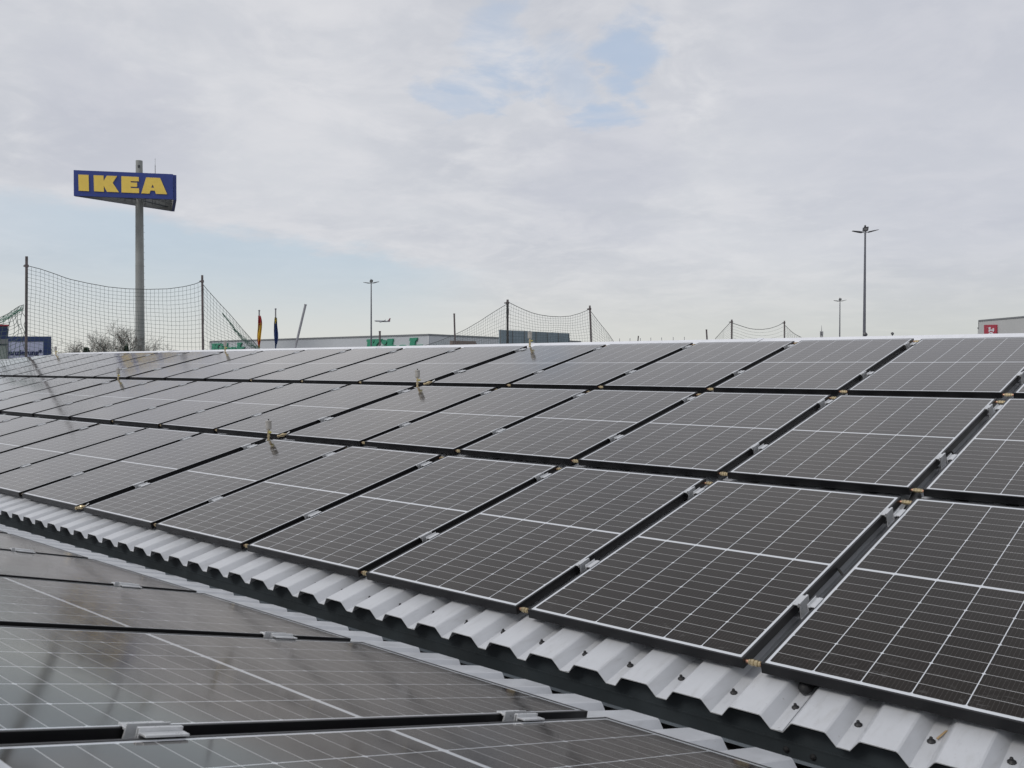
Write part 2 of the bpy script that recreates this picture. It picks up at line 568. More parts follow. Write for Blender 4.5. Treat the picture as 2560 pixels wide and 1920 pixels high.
# the building under us
wh = thing('industrial_hall', 'pale ribbed metal sheet roof carrying the rows of solar panels', 'building', (0, 0, -7))


def ribs(name, phase, edge, ridge, fn, parent, mt, u0=U_L, u1=U_R, RIBP=RIBP, RIBW=RIBW):
    """trapezoid sheet as one thin shell, edge to ridge"""
    prof = []
    k0 = math.floor((u0 - phase) / RIBP); k1 = math.ceil((u1 - phase) / RIBP)
    for k_ in range(k0, k1):
        b_ = phase + k_ * RIBP
        e = 0.004
        prof += [(b_ - e * .5, NS - 0.0035), (b_ + e, NS), (b_ + RIBW - e, NS), (b_ + RIBW + e * .5, NS - 0.0035),
                 (b_ + RIBW + RIBS, NS - RIBD), (b_ + RIBP - RIBS, NS - RIBD)]
    mb = MB()
    T = 0.0035
    sts = [edge, edge + 0.3, ridge] if ridge > edge else [edge, ridge]
    for j, v in enumerate(sts):
        for u, n_ in prof:
            p = fn(u, v, n_); p.z += 7 + (sag(u) if j == len(sts) - 1 else 0)
            mb.v.append(tuple(p))
    nP = len(prof)
    for j in range(len(sts) - 1):
        for i in range(nP - 1):
            mb.f.append((j * nP + i, j * nP + i + 1, (j + 1) * nP + i + 1, (j + 1) * nP + i)); mb.mi.append(0); mb.smooth.append(False)
    # turned-down raw edge so that the sheet has a visible thickness
    o = len(mb.v)
    for u, n_ in prof:
        p = fn(u, edge, n_ - T); p.z += 7
        mb.v.append(tuple(p))
    for i in range(nP - 1):
        mb.f.append((i, o + i, o + i + 1, i + 1)); mb.mi.append(1); mb.smooth.append(False)
    me = mb.mesh(name, [mt, M['wall']])
    ob = bpy.data.objects.new(name, me); COL.objects.link(ob); ob.parent = parent
    return ob


sheetA = ribs('roof_sheet', RPH, -0.223, VR - 0.02, PA, wh, M['sheet'])
sheetB = ribs('roof_sheet', 0.739, -0.607, VR - 0.02, PB, wh, M['sheet'], RIBP=0.247, RIBW=0.130)


def slope_fn(y0, s):
    return lambda u, v, n: Vector((u, y0 + s * (v * CT) - s * n * ST, v * ST + n * CT))


# the slopes beyond our ridge
for b_ in range(3):
    yv = Y_VAL2 + BAY * b_
    ribs('roof_sheet', 0.05, 0.15, VR - 0.02, slope_fn(yv + 0.0, -1), wh, M['sheet'])
    if b_ < 2:
        ribs('roof_sheet', 0.05, 0.15, VR - 0.02, slope_fn(yv + 0.0, 1), wh, M['sheet'])


def ridge_cap(yr, zr, wid, dip):
    mb = MB()
    t_ = math.tan(TH)
    us = [U_L + (U_R - U_L) * i / 74 for i in range(75)]
    prof = [(-wid - 0.004, -wid * t_ - 0.030), (-wid, -wid * t_), (-0.012, -0.003), (0.012, -0.003), (wid, -wid * t_), (wid + 0.004, -wid * t_ - 0.030)]
    for u in us:
        for a, b in prof:
            mb.v.append((u, yr + a, zr + b + 7 + (sag(u) if dip else 0)))
    n_ = len(prof)
    for i in range(len(us) - 1):
        for j in range(n_ - 1):
            mb.f.append((i * n_ + j, (i + 1) * n_ + j, (i + 1) * n_ + j + 1, i * n_ + j + 1)); mb.mi.append(0); mb.smooth.append(False)
    o = mb.build('ridge_cap', M['cap'], wh)
    return o


cap0 = ridge_cap(Y_RIDGE, PA(0, VR, -0.032).z, 0.36, True)
for i in range(9):                           # lapped joints of the ridge flashing
    mb = MB()
    u = 0.62 - i * 2.96 + (0.11 if i % 2 else 0)
    t_ = math.tan(TH)
    zr = PA(0, VR, -0.032).z + 7.003 + sag(u)
    mb.add([(u, Y_RIDGE - .362, zr - .362 * t_), (u + .07, Y_RIDGE - .362, zr - .362 * t_), (u + .07, Y_RIDGE, zr), (u, Y_RIDGE, zr), (u, Y_RIDGE, zr - .0035), (u, Y_RIDGE - .362, zr - .362 * t_ - .0035)], [(0, 1, 2, 3), (0, 3, 4, 5)])
    mb.build('cap_joint', M['cap'], cap0)
for b_ in range(1, 3):
    ridge_cap(Y_RIDGE + BAY * b_, Z_RIDGE + 0.02, 0.3, False)

# eaves wall of the far slope and gutter strip under the near sheets
mb = MB()
mb.box(U_L, U_R, -0.134, -0.114, 7 - 0.275, 7 - 0.1475)
fasc = mb.build('eaves_fascia', M['anthr'], wh)
mb = MB()
mb.box(U_L, U_R, -0.137, -0.1345, 7 - 0.212, 7 - 0.206)
mb.build('fascia_bend', M['anthr'], fasc)
mb = MB()
mb.prism([(-0.142, 7 - 0.270), (-0.1345, 7 - 0.270), (-0.1345, 7 - 0.260), (-0.138, 7 - 0.260)], U_L, U_R, 'x')
mb.build('drip_lip', M['lip'], fasc)
for u in (0.75, 0.845, -9.9, -9.75):         # fixings seen in the fascia
    mb = MB()
    mb.lathe([(0.011, 0), (0.011, 0.004), (0.006, 0.010), (0.001, 0.011)], 10, Matrix.Translation((u, -0.1345, 7 - 0.237)) @ Matrix.Rotation(R_(90), 4, 'X'))
    mb.build('rivet', M['rubber'], fasc)
mb = MB()
mb.box(U_L, U_R, -0.9, -0.120, 7 - 0.322, 7 - 0.302)
mb.build('gutter', M['gfloor'], wh)
# outer walls, saw-tooth gables
y0 = 2 * YB - 2 * Y_RIDGE + 5.2 - 5.2
yn = YB - (VR * CT)
pts = [(yn - 5.6, 0.1), (yn - 5.6, 7 + roof_z(Y_VALLEY) - 0.25)]
pts += [(yn, 7 + Z_RIDGE - 0.02), (YB + .2, 7 - 0.36), (-0.1, 7 - 0.36), (Y_RIDGE, 7 + Z_RIDGE - 0.09)]
for b_ in range(3):
    yv = Y_VAL2 + BAY * b_
    pts.append((yv, 7 - 0.28))
    if b_ < 2: pts.append((yv + BAY / 2, 7 + Z_RIDGE - 0.09))
pts.append((Y_VAL2 + BAY * 2 + 0.01, 0.1))
for u in (U_L + 0.3, U_R - 0.3):
    MB().prism(pts, u - 0.1, u + 0.1, 'x').build('gable_wall', M['wall'], wh)
for y in (yn - 5.6, Y_VAL2 + BAY * 2 + 0.12):
    MB().box(U_L + 0.41, U_R - 0.41, y - 0.1, y + 0.1, 0.05, 6.6).build('side_wall', M['wall'], wh)
ribs('roof_sheet', 0.05, 0.0, VR - 0.02, slope_fn(yn - VR * CT, 1), wh, M['sheet'])

# screws with rubber caps in the valleys of the far sheets
smb = MB()
smb.lathe([(0.0135, 0), (0.0135, 0.003), (0.0105, 0.006), (0.0062, 0.009), (0.0055, 0.0155), (0.004, 0.017)], 10)
sme = smb.mesh('screw', M['rubber'])
for k_ in range(-34, 8):
    u = RPH + RIBW + RIBS + 0.5 * (RIBP - RIBW - 2 * RIBS) + k_ * RIBP
    o = bpy.data.objects.new('screw', sme); COL.objects.link(o); o.parent = sheetA
    p = PA(u + random.Random(k_).uniform(-.004, .004), -0.076 + random.Random(k_ + 99).uniform(-.007, .007), NS - RIBD + 0.0005)
    o.location = (p.x, p.y, p.z + 7); o.rotation_euler = ROT_A
# side lap of two sheets
for u in (RPH + RIBW + RIBS + 0.028 + 2 * RIBP, RPH + RIBW + RIBS + 0.028 - 2 * RIBP, RPH + RIBW + RIBS + 0.028 - 6 * RIBP):
    mb = MB()
    for v0_, v1_ in ((-0.224, 1.8),):
        a = [PA(u, v0_, NS - RIBD + .001), PA(u + .003, v0_, NS - RIBD + .003), PA(u + .003, v1_, NS - RIBD + .003), PA(u, v1_, NS - RIBD + .001)]
        b = [PA(u + .016, v0_, NS - RIBD + .003), PA(u + .016, v1_, NS - RIBD + .003)]
        mb.add([p + Vector((0, 0, 7)) for p in a + b], [(0, 1, 2, 3), (1, 4, 5, 2)])
    mb.build('sheet_lap', M['sheet'], sheetA)

# ------------------------------------------------------------------ solar panels
FW, FL, FH = GW + 0.022, GL + 0.022, 0.040
panel = thing('solar_panel', 'x', 'solar panel', (0, 0, 0), ROT_A)
mb = MB()


def frame_bar(mb, x0, x1, y0, y1, side):
    mb.box(x0, x1, y0, y1, 0, FH)


# frame origin: middle of the lower outer edge, underside
t_ = 0.011
mb.box(-FW / 2, FW / 2, 0, t_, 0, FH)
mb.box(-FW / 2, FW / 2, FL - t_, FL, 0, FH)
mb.box(-FW / 2, -FW / 2 + t_, t_ + .0002, FL - t_ - .0002, 0, FH - .0002)
mb.box(FW / 2 - t_, FW / 2, t_ + .0002, FL - t_ - .0002, 0, FH - .0002)
mb.build('frame', M['frame'], panel, bevel=0.0012)
mb = MB()
mb.box(-GW / 2, GW / 2, 0, GL, -0.004, 0)
mb.build('glass', M['glass'], panel, loc=(0, t_, FH - 0.0016))
mb = MB()
mb.box(-GW / 2 + .003, GW / 2 - .003, t_ + .004, FL - t_ - .004, 0.004, 0.026)
mb.build('back_plate', M['back'], panel)
fix_kids(panel)


def vent_shift(i):
    s_ = 0.0
    if i <= -5: s_ -= 0.057
    if i <= -11: s_ -= 0.057
    if i <= -17: s_ -= 0.057
    return s_


def u_of(i):
    return i * UPITCH + vent_shift(i)


def inview(p, mg=140):
    d = Vector(p) - CAM
    zf = d.dot(FWD)
    if zf < 0.2: return False
    x_ = 1280 + F * d.dot(RIGHT) / zf; y_ = 960 - F * d.dot(UP) / zf
    return -mg < x_ < 2560 + mg and -mg < y_ < 1920 + mg


ROWN = ['bottom row', 'middle row', 'top row']
PANELS = {}
first = True
rnd = random.Random(5)
for j in range(3):
    for i in range(-21, 4):
        u = u_of(i)
        cs = [PA(u + a * GW / 2, V0[j] + b * GL, 0) for a in (-1, 0, 1) for b in (0, .5, 1)]
        if not any(inview(c) for c in cs) and i < 1: continue
        if not any(inview(c) for c in cs) and i > 2: continue
        kk = i + 5
        side = f'{WORDS[kk]} panel right' if kk >= 1 else f'{WORDS[1 - kk]} panel left'
        lab = f'black framed solar panel, {ROWN[j]}, {side} of the nearest air vents'
        loc = PA(u + rnd.uniform(-.0015, .0015), V0[j] - t_, -FH)
        tilt = rnd.uniform(-.0018, .0018)
        yaw = rnd.uniform(-.0016, .0016)
        dz = sag(u) * (V0[j] + GL / 2) / VR
        loc.z += dz
        rot = (TH + rnd.uniform(-.0018, .0018), tilt + (0.034 * (V0[j] / VR) if u < -18.6 else 0) * -1, yaw)
        if first:
            panel.location = loc; panel.rotation_euler = rot; panel['label'] = lab; o = panel; first = False
            panel['group'] = 'solar panels on the far roof slope'
        else:
            o = dup(panel, loc, rot, lab, 'solar panels on the far roof slope')
        PANELS[(i, j)] = o

LEFT_U0 = 0.477 - FW / 2       # centre of the panel whose corner shows by the clamp
LP = 1.1105
near = {}
for k_ in range(-6, 3):
    u = LEFT_U0 + k_ * LP
    for r in range(2):
        loc = PB(u + rnd.uniform(-.002, .002), r * 1.89 - t_, -FH)
        cs = [PB(u + a * GW / 2, r * 1.89 + b * GL, 0) for a in (-1, -.5, 0, .5, 1) for b in (0, .25, .5, .75, 1)]
        if not any(inview(c, 60) for c in cs): continue
        n_ = 2 - k_
        rown = 'gutter row' if r == 0 else 'row above'
        lab = f'near slope solar panel, {WORDS[n_]} from the right in the {rown}'
        near[(k_, r)] = dup(panel, loc, (TB + rnd.uniform(-.0012, .0012), rnd.uniform(-.0008, .0008), math.pi), lab, 'solar panels on the near roof slope')

# ------------------------------------------------------------------ clamps
gapw = UPITCH - FW


def clamp_profile_left():
    return [(-0.047, 0.0012), (-0.0235, 0.0012), (-0.0235, -0.006), (-0.0185, -0.006), (-0.0185, 0.010), (-0.0155, 0.010), (-0.0155, -0.0565),
            (0.016, -0.0565), (0.016, -0.053), (-0.0122, -0.053), (-0.0122, 0.0125), (-0.0215, 0.0125), (-0.0215, 0.0035), (-0.0245, 0.0055), (-0.047, 0.0055)]


clamp = thing('mounting_clamp', 'x', 'clamp', (0, 0, 0), ROT_A)
mb = MB()
mb.prism(clamp_profile_left(), -0.040, 0.040, 'y')
mb.build('fixed_jaw', M['silver'], clamp, bevel=0.0007)
mb = MB()
mb.prism([(0.047, 0.0012), (0.047, 0.0055), (0.0295, 0.0065), (0.027, 0.003), (0.0185, 0.003), (0.0185, 0.011), (0.0155, 0.011), (0.0155, -0.010), (0.0205, -0.022), (0.0235, -0.022), (0.0205, -0.002), (0.027, -0.002), (0.0285, 0.0012)], -0.036, 0.044, 'y')
mb.build('loose_jaw', M['silver'], clamp, bevel=0.0007)
mb = MB()
mb.lathe([(0.0065, 0), (0.0065, 0.006), (0.003, 0.006), (0.003, 0.003)], 8, Matrix.Translation((-0.001, 0.0, -0.053)))
mb.build('bolt', M['silver'], clamp)
fix_kids(clamp)
CL_V = [0.485, 1.535]
NUMW = ['no', 'one', 'two', 'three', 'four', 'five', 'six', 'seven', 'eight', 'nine', 'ten', 'eleven', 'twelve', 'thirteen', 'fourteen', 'fifteen', 'sixteen']


def gap_phrase(i, j):
    """gap right of panel i"""
    k_ = i + 5
    r = ROWN[j]
    if k_ == 0: return f'in the gap of the nearest air vents, {r}'
    if k_ > 0: return f'{NUMW[k_]} panel{"s" if k_ > 1 else ""} right of the nearest air vents, {r}'
    return f'{NUMW[-k_]} panel{"s" if k_ < -1 else ""} left of the nearest air vents, {r}'


# brass coupling between two panels
coup = thing('pipe_coupling', 'x', 'pipe coupling', (0, 0, 0), ROT_A)
RX = Matrix.Rotation(R_(90), 4, 'Y')
mb = MB()
mb.lathe([(0.0085, -0.0245), (0.0105, -0.024), (0.0105, -0.017), (0.0085, -0.0165), (0.0085, -0.014), (0.0128, -0.0135), (0.0128, -0.003), (0.0098, -0.0025), (0.0098, 0.002), (0.0122, 0.0025), (0.0122, 0.012), (0.0088, 0.0125), (0.0088, 0.015), (0.0108, 0.0155), (0.0108, 0.0235), (0.0085, 0.024)], 8, RX)
mb.build('coupling_body', M['brass'], coup)
for s_ in (-1, 1):
    mb = MB()
    mb.tube((s_ * 0.0235, 0, 0), (s_ * 0.039, 0, 0), 0.0072, n=10)
    mb.build('pipe_stub', M['copper'], coup)
fix_kids(coup)

# brass end fitting with white lever, in the vent gap
fitg = thing('drain_fitting', 'x', 'pipe fitting', (0, 0, 0), ROT_A)
mb = MB()
A = Matrix.Translation((-0.055, -0.030, -0.004)) @ Matrix.Rotation(R_(80), 4, 'Y') @ Matrix.Rotation(R_(-18), 4, 'X')
mb.lathe([(0.010, -0.004), (0.0125, 0.0), (0.0125, 0.012), (0.008, 0.013), (0.008, 0.028), (0.0115, 0.029), (0.0115, 0.040), (0.015, 0.044), (0.0165, 0.052), (0.0165, 0.066), (0.013, 0.074), (0.008, 0.076), (0.008, 0.10)], 10, A)
mb.build('valve_body', M['brass'], fitg)
mb = MB()
mb.prism([(-0.004, 0), (0.004, 0), (0.012, 0.030), (0.013, 0.042), (0.006, 0.050), (-0.006, 0.050), (-0.013, 0.042), (-0.012, 0.030)], -0.003, 0.003, 'z')
o = mb.build('lever', M['white'], fitg, bevel=0.001)
o.location = (0.024, 0.004, 0.006); o.rotation_euler = (R_(28), R_(12), R_(-62))
fix_kids(fitg)

# air vent
vent = thing('air_vent', 'x', 'air vent')
mb = MB()
mb.lathe([(0.016, -0.022), (0.016, -0.012), (0.010, -0.010), (0.010, 0.010), (0.014, 0.012), (0.014, 0.026), (0.0105, 0.028), (0.0105, 0.046), (0.0135, 0.048), (0.0135, 0.060), (0.010, 0.062), (0.010, 0.082)], 10)
b_ = mb.build('brass_neck', M['brass'], vent)
mb = MB()
mb.tube((0.008, 0, 0.054), (0.040, 0.004, 0.056), 0.005, 0.004, 8)
mb.lathe([(0.008, -0.010), (0.011, -0.006), (0.011, 0.006), (0.008, 0.010)], 8, Matrix.Translation((0.021, 0.001, 0.055)) @ RX)
mb.build('valve_knob', M['yellowknob'], b_)
mb = MB()
mb.lathe([(0.012, 0.078), (0.024, 0.083), (0.0262, 0.089), (0.0262, 0.150), (0.0295, 0.152), (0.0295, 0.157), (0.024, 0.161), (0.006, 0.163)], 18)
c_ = mb.build('float_housing', M['ventgrey'], vent)
mb = MB()
mb.lathe([(0.0062, 0.162), (0.0062, 0.172), (0.004, 0.175)], 8)
mb.build('bleed_cap', M['rubber'], c_)
mb = MB()
mb.prism([(-0.034, -0.012), (0.030, -0.012), (0.034, -0.004), (0.030, 0.012), (-0.030, 0.012), (-0.036, 0.002)], -0.027, -0.0225, 'z')
mb.build('base_plate', M['white'], vent, bevel=0.001)
fix_kids(vent)

used = dict(clamp=False, coup=False, fitg=False, vent=False)


def place(kind, proto, loc, rot, label, group):
    if not used[kind]:
        used[kind] = True
        proto.location = loc; proto.rotation_euler = rot; proto['label'] = label; proto['group'] = group
        return proto
    return dup(proto, loc, rot, label, group)


def gap_u(i):
    return (u_of(i) + u_of(i + 1)) / 2


VENT_GAPS = (-5, -11, -17)
for j in range(3):
    for i in range(-20, 3):
        if (i, j) not in PANELS or (i + 1, j) not in PANELS: continue
        u = gap_u(i)
        wide = i in VENT_GAPS
        for q, v in enumerate(CL_V):
            p = PA(u, V0[j] + v + rnd.uniform(-.02, .02), 0)
            p.z += sag(u) * (V0[j] + v) / VR
            if not inview(p, 20): continue
            lab = f'{"lower" if q == 0 else "upper"} silver clamp {gap_phrase(i, j)}'
            o = place('clamp', clamp, p, ROT_A, lab, 'silver clamps between the panels')
            if wide:                                     # spread over the wider gap
                o.scale = (1.72, 1, 1)
            elif i % 3 == 0:
                o.scale = (1.0, 1.1, 1)
        for q, v in enumerate((0.014, GL - 0.012)):
            p = PA(u, V0[j] + v, -0.021)
            p.z += sag(u) * (V0[j] + v) / VR
            if not inview(p, 20): continue
            if wide and q == 0 and i == -5:
                lab = f'brass drain fitting with white lever {gap_phrase(i, j)}'
                place('fitg', fitg, p + PA(0, 0, 0.008), ROT_A, lab, 'brass drain fittings')
            elif i < -11 and q == 0 or i < -8:
                continue
            elif wide and q == 1:
                continue
            else:
                lab = f'{"lower" if q == 0 else "upper"} brass pipe coupling {gap_phrase(i, j)}'
                o = place('coup', coup, p, ROT_A, lab, 'brass couplings between the panels')
                if wide: o.scale = (1.72, 1, 1)
        if wide:
            p = PA(u - 0.008, V0[j] + GL + 0.004, 0.006)
            p.z += sag(u) * (V0[j] + GL) / VR
            if inview(p, 20) and (i, j) in ((-5, 0), (-5, 1), (-5, 2), (-11, 1), (-11, 2), (-17, 2)):
                n_ = {-5: 'nearest', -11: 'second nearest', -17: 'far left'}[i]
                place('vent', vent, p, (0, 0, 0.3 * j), f'grey air vent on brass neck above the {ROWN[j]}, {n_} vent line', 'grey air vents on brass necks')

# clamps on the near slope
for k_ in range(-5, 2):
    u = LEFT_U0 + k_ * LP + LP / 2
    for q, v in enumerate((0.345, 1.412)):
        p = PB(u, v, 0)
        if not inview(p, 30): continue
        n_ = 2 - k_
        lab = f'{"lower" if q == 0 else "upper"} silver clamp in the {WORDS[n_]} gap from the right, near roof slope'
        dup(clamp, p, ROT_B, lab, 'silver clamps on the near slope').scale = (1.0, 1.1, 1)

# rails under the panels
rl = 0
for j in range(3):
    for q, v in enumerate(CL_V):
        mb = MB()
        L_ = 17.6 if j == 0 else (20.5 if j == 1 else 23.4)
        mb.box(3.4 - L_ - 2, 3.4, -0.02, 0.02, -0.0608, -0.0572)
        o = mb.build('mounting_rail', M['rail'], None, PA(0, V0[j] + v, 0), ROT_A)
        tag(o, f'{"lower" if q == 0 else "upper"} aluminium mounting rail under the {ROWN[j]} of solar panels', 'mounting rail', 'mounting rails')
for q, v in enumerate((0.345, 1.412)):
    mb = MB()
    mb.box(-3.4, 7.4, -0.02, 0.02, -0.0608, -0.0572)
    o = mb.build('mounting_rail', M['rail'], None, PB(0, v, 0), ROT_B)
    tag(o, f'{"lower" if q == 0 else "upper"} aluminium mounting rail under the near slope panels', 'mounting rail', 'mounting rails')

# loose cables and a wood sliver
def cable(pts, r, label, name='cable'):
    mb = MB()
    for a, b in zip(pts[:-1], pts[1:]): mb.tube(a, b, r, n=8, cap=True)
    o = mb.build(name, M['rubber'])
    return tag(o, label, 'cable')


ug = gap_u(0)
cable([PA(ug - .034, 0.90, -0.03), PA(ug - .012, 0.885, -0.045), PA(ug + .008, 0.865, -0.062), PA(ug + .03, 0.850, -0.075)], 0.0055, 'black cable end in the wide gap beside the bottom right panel')
cable([PA(ug - .03, V0[1] + 0.72, -0.04), PA(ug - .005, V0[1] + 0.69, -0.05), PA(ug + .012, V0[1] + 0.705, -0.06), PA(ug + .036, V0[1] + 0.69, -0.07)], 0.005, 'black cable loop in the middle row gap at the right')
mb = MB()
mb.tube((0, -0.06, 0), (0, 0.16, 0), 0.026, n=16)
o = mb.build('drain_pipe', M['rubber'], None, PA(ug - .012, GL + 0.075, -0.078), (TH, 0, R_(8)))
tag(o, 'black pipe end between the bottom and middle rows at the right', 'pipe')
mb = MB()
mb.lathe([(0.004, -0.022), (0.014, -0.018), (0.0215, -0.008), (0.0235, 0.0), (0.0235, 0.40)], 18, Matrix.Rotation(R_(-90), 4, 'X'))
o = mb.build('drain_pipe', M['rubber'], None, PA(RPH + 2 * RIBP + RIBW + RIBS + .022, 0.018, NS - RIBD + .026), (TH, 0, 0))
tag(o, 'black pipe end under the bottom right panel', 'pipe')
mb = MB()
mb.prism([(-0.003, -0.028), (0.003, -0.03), (0.0035, 0.03), (-0.002, 0.026)], 0, 0.003, 'z')
o = mb.build('wood_sliver', M['wood'], None, PA(1.215, -0.028, NS - RIBD + .006), (TH, R_(6), R_(-12)))
tag(o, 'small tan wood sliver beside a screw on the sheet', 'wood sliver')

# ------------------------------------------------------------------ ground
mb = MB()
mb.add([(-6000, -6000, -7), (6000, -6000, -7), (6000, 6000, -7), (-6000, 6000, -7)], [(0, 1, 2, 3)])
tag(mb.build('ground', M['asphalt']), kind='structure')
GZ = -7.0

# ------------------------------------------------------------------ net posts and nets on the roof
def net_post(px, pytop, D, rad, label, lean=(0, 0), clampz=0.15, group=None, mt='steel', coupler=True):
    top = at(px, pytop, D)
    base = Vector((top.x - lean[0], top.y - lean[1], roof_z(top.y) - 0.02))
    t = thing('net_post', label, 'net post', base, group=group)
    mb = MB()
    tl = top - base
    mb.tube((0, 0, 0), tl, rad, n=10)
    mb.build('tube', M[mt], t)
    if coupler:
        mb = MB()
        c = tl * (1 - clampz / tl.length)
        mb.lathe([(rad * 1.5, -0.03), (rad * 1.5, 0.03), (rad * .9, 0.03), (rad * .9, -0.03)], 10, Matrix.Translation(c))
        mb.box(c.x - rad * 3.0, c.x + rad * 1.0, c.y - rad * 1.2, c.y + rad * .6, c.z - .016, c.z + .016)
        mb.build('coupler', M[mt], t)
    else:
        mb = MB()
        mb.lathe([(rad * 1.12, -0.012), (rad * 1.12, 0.012)], 10, Matrix.Translation(tl))
        mb.build('end_cap', M[mt], t)
    mb = MB()
    mb.box(-.09, .09, -.09, .09, 0.0, 0.014)
    mb.build('foot_plate', M[mt], t)
    return top, base


def cord(mb, pts, r, mi=0):
    """3-sided cord along a polyline"""
    n_ = len(pts)
    ring = []
    for i, p in enumerate(pts):
        d = (pts[min(i + 1, n_ - 1)] - pts[max(i - 1, 0)])
        if d.length < 1e-8: d = Vector((0, 0, 1))
        d.normalize()
        a = d.orthogonal().normalized(); b = d.cross(a)
        ring.append([p + (a * math.cos(q) + b * math.sin(q)) * r for q in (0, 2.094, 4.189)])
    vs = [v for r_ in ring for v in r_]
    fs = []
    for i in range(n_ - 1):
        for k_ in range(3):
            fs.append((i * 3 + k_, i * 3 + (k_ + 1) % 3, (i + 1) * 3 + (k_ + 1) % 3, (i + 1) * 3 + k_))
    mb.add(vs, fs, mi)


def safety_net(top, bottom, nu, nv, label, wob=0.02, r=0.0042, mt='net', seed=1, rope_r=0.009, extra_rope=(), vert=1):
    """top/bottom: lists of 3-D points of the upper rope and the lower hem; nu x nv cords"""
    rn = random.Random(seed)
    def pl(P, s):
        tot = [0]
        for a, b in zip(P[:-1], P[1:]): tot.append(tot[-1] + (b - a).length)
        x = s * tot[-1]
        for i in range(len(P) - 1):
            if x <= tot[i + 1] + 1e-9:
                f = (x - tot[i]) / max(1e-9, tot[i + 1] - tot[i])
                return P[i].lerp(P[i + 1], f)
        return P[-1]
    nrm = (top[-1] - top[0]).cross(Vector((0, 0, 1))).normalized()
    ph = [rn.uniform(0, 6.28) for _ in range(4)]
    grid = []
    for i in range(nu + 1):
        s = i / nu
        a, b = pl(top, s), pl(bottom, s)
        colm = []
        for j in range(nv + 1):
            t = j / nv
            p = a.lerp(b, t)
            env = math.sin(math.pi * min(1, t * 1.3 + .05)) if t < .75 else .6
            p = p + nrm * wob * 2 * math.sin(s * 9 + t * 5 + ph[0]) * env
            p = p + (top[-1] - top[0]).normalized() * wob * (math.sin(t * 11 + s * 6 + ph[1]) * .6 + rn.uniform(-.35, .35)) * env
            p.z += wob * (math.sin(s * 14 + ph[2]) * .5 + rn.uniform(-.35, .35)) * env - 0.0 * t
            colm.append(p)
        grid.append(colm)
    mb = MB()
    for i in range(0, nu + 1, vert): cord(mb, grid[i], r)
    for j in range(nv + 1): cord(mb, [grid[i][j] for i in range(nu + 1)], r)
    o = thing('safety_net', label, 'net', bottom[0], group='safety nets on the roof')
    c = mb.build('mesh_cords', M[mt], o); c.location = -bottom[0]
    mb = MB()
    cord(mb, [grid[i][0] for i in range(nu + 1)], rope_r)
    for e in extra_rope: cord(mb, e, rope_r * .8)
    c = mb.build('edge_rope', M['rope'], o); c.location = -bottom[0]
    return o


DA, DB = 22.4, 24.0
pa, ba = net_post(66.5, 641, DA, 0.032, 'tall rusty net post left of the blue pylon sign', lean=(0.02, 0.02), clampz=0.23)
pb, bb = net_post(505.5, 688, DB, 0.029, 'slim rusty net post right of the blue pylon sign', lean=(-0.07, 0.02), clampz=0.16)


def seq(pts):
    return [at(*p) for p in pts]


def lerpD(x, x0, d0_, x1, d1_):
    return d0_ + (d1_ - d0_) * (x - x0) / (x1 - x0)


top = [(68, 664), (100, 672), (135, 684), (170, 697), (220, 708), (270, 717), (320, 722), (370, 723.5), (420, 722), (462, 716), (490, 709), (504, 703)]
topP = [at(x, y, lerpD(x, 68, DA, 504, DB)) for x, y in top]
botP = [Vector((p.x, p.y, roof_z(p.y) + 0.02)) for p in [at(x, 890, lerpD(x, 66, DA, 514, DB)) for x in (62, 150, 250, 350, 450, 512)]]
safety_net(topP, botP, 42, 24, 'wide green safety net sagging between two posts in front of the pylon', 0.016, 0.0036)
# net falling away right of the second post
topP = seq([(508, 712, DB), (520, 727, DB), (545, 754, DB + .3), (575, 786, DB + .7), (605, 822, DB + 1.1), (630, 850, DB + 1.5), (660, 885, DB + 2.0)])
botP = seq([(513, 925, DB), (540, 925, DB + .3), (575, 925, DB + .7), (605, 925, DB + 1.0), (630, 922, DB + 1.3), (650, 915, DB + 1.7), (662, 905, DB + 2.0)])
safety_net(topP, botP, 20, 20, 'green net running down from the slim post to the ridge by the flags', 0.02, 0.0036, seed=3)
# the bunched green cord bundle along that edge
rn = random.Random(8)
mb = MB()
bp = seq([(556, 783, DB + .5), (574, 805, DB + .8), (589, 826, DB + 1.0), (604, 843, DB + 1.2), (622, 857, DB + 1.5), (646, 872, DB + 1.8)])
for q in range(16):
    pts_ = []
    for i, p in enumerate(bp):
        for f in (0, .33, .66):
            if i == len(bp) - 1 and f > 0: continue
            b2 = p.lerp(bp[min(i + 1, len(bp) - 1)], f)
            sp_ = 0.015 + 0.070 * (i / 5)
            pts_.append(b2 + Vector((rn.uniform(-1, 1), rn.uniform(-1, 1), rn.uniform(-1.3, .6))) * sp_)
    cord(mb, pts_, 0.0040)
tag(mb.build('net_bundle', M['netg']), 'bunched bright green net strands along the sloping net edge', 'net', 'safety nets on the roof')
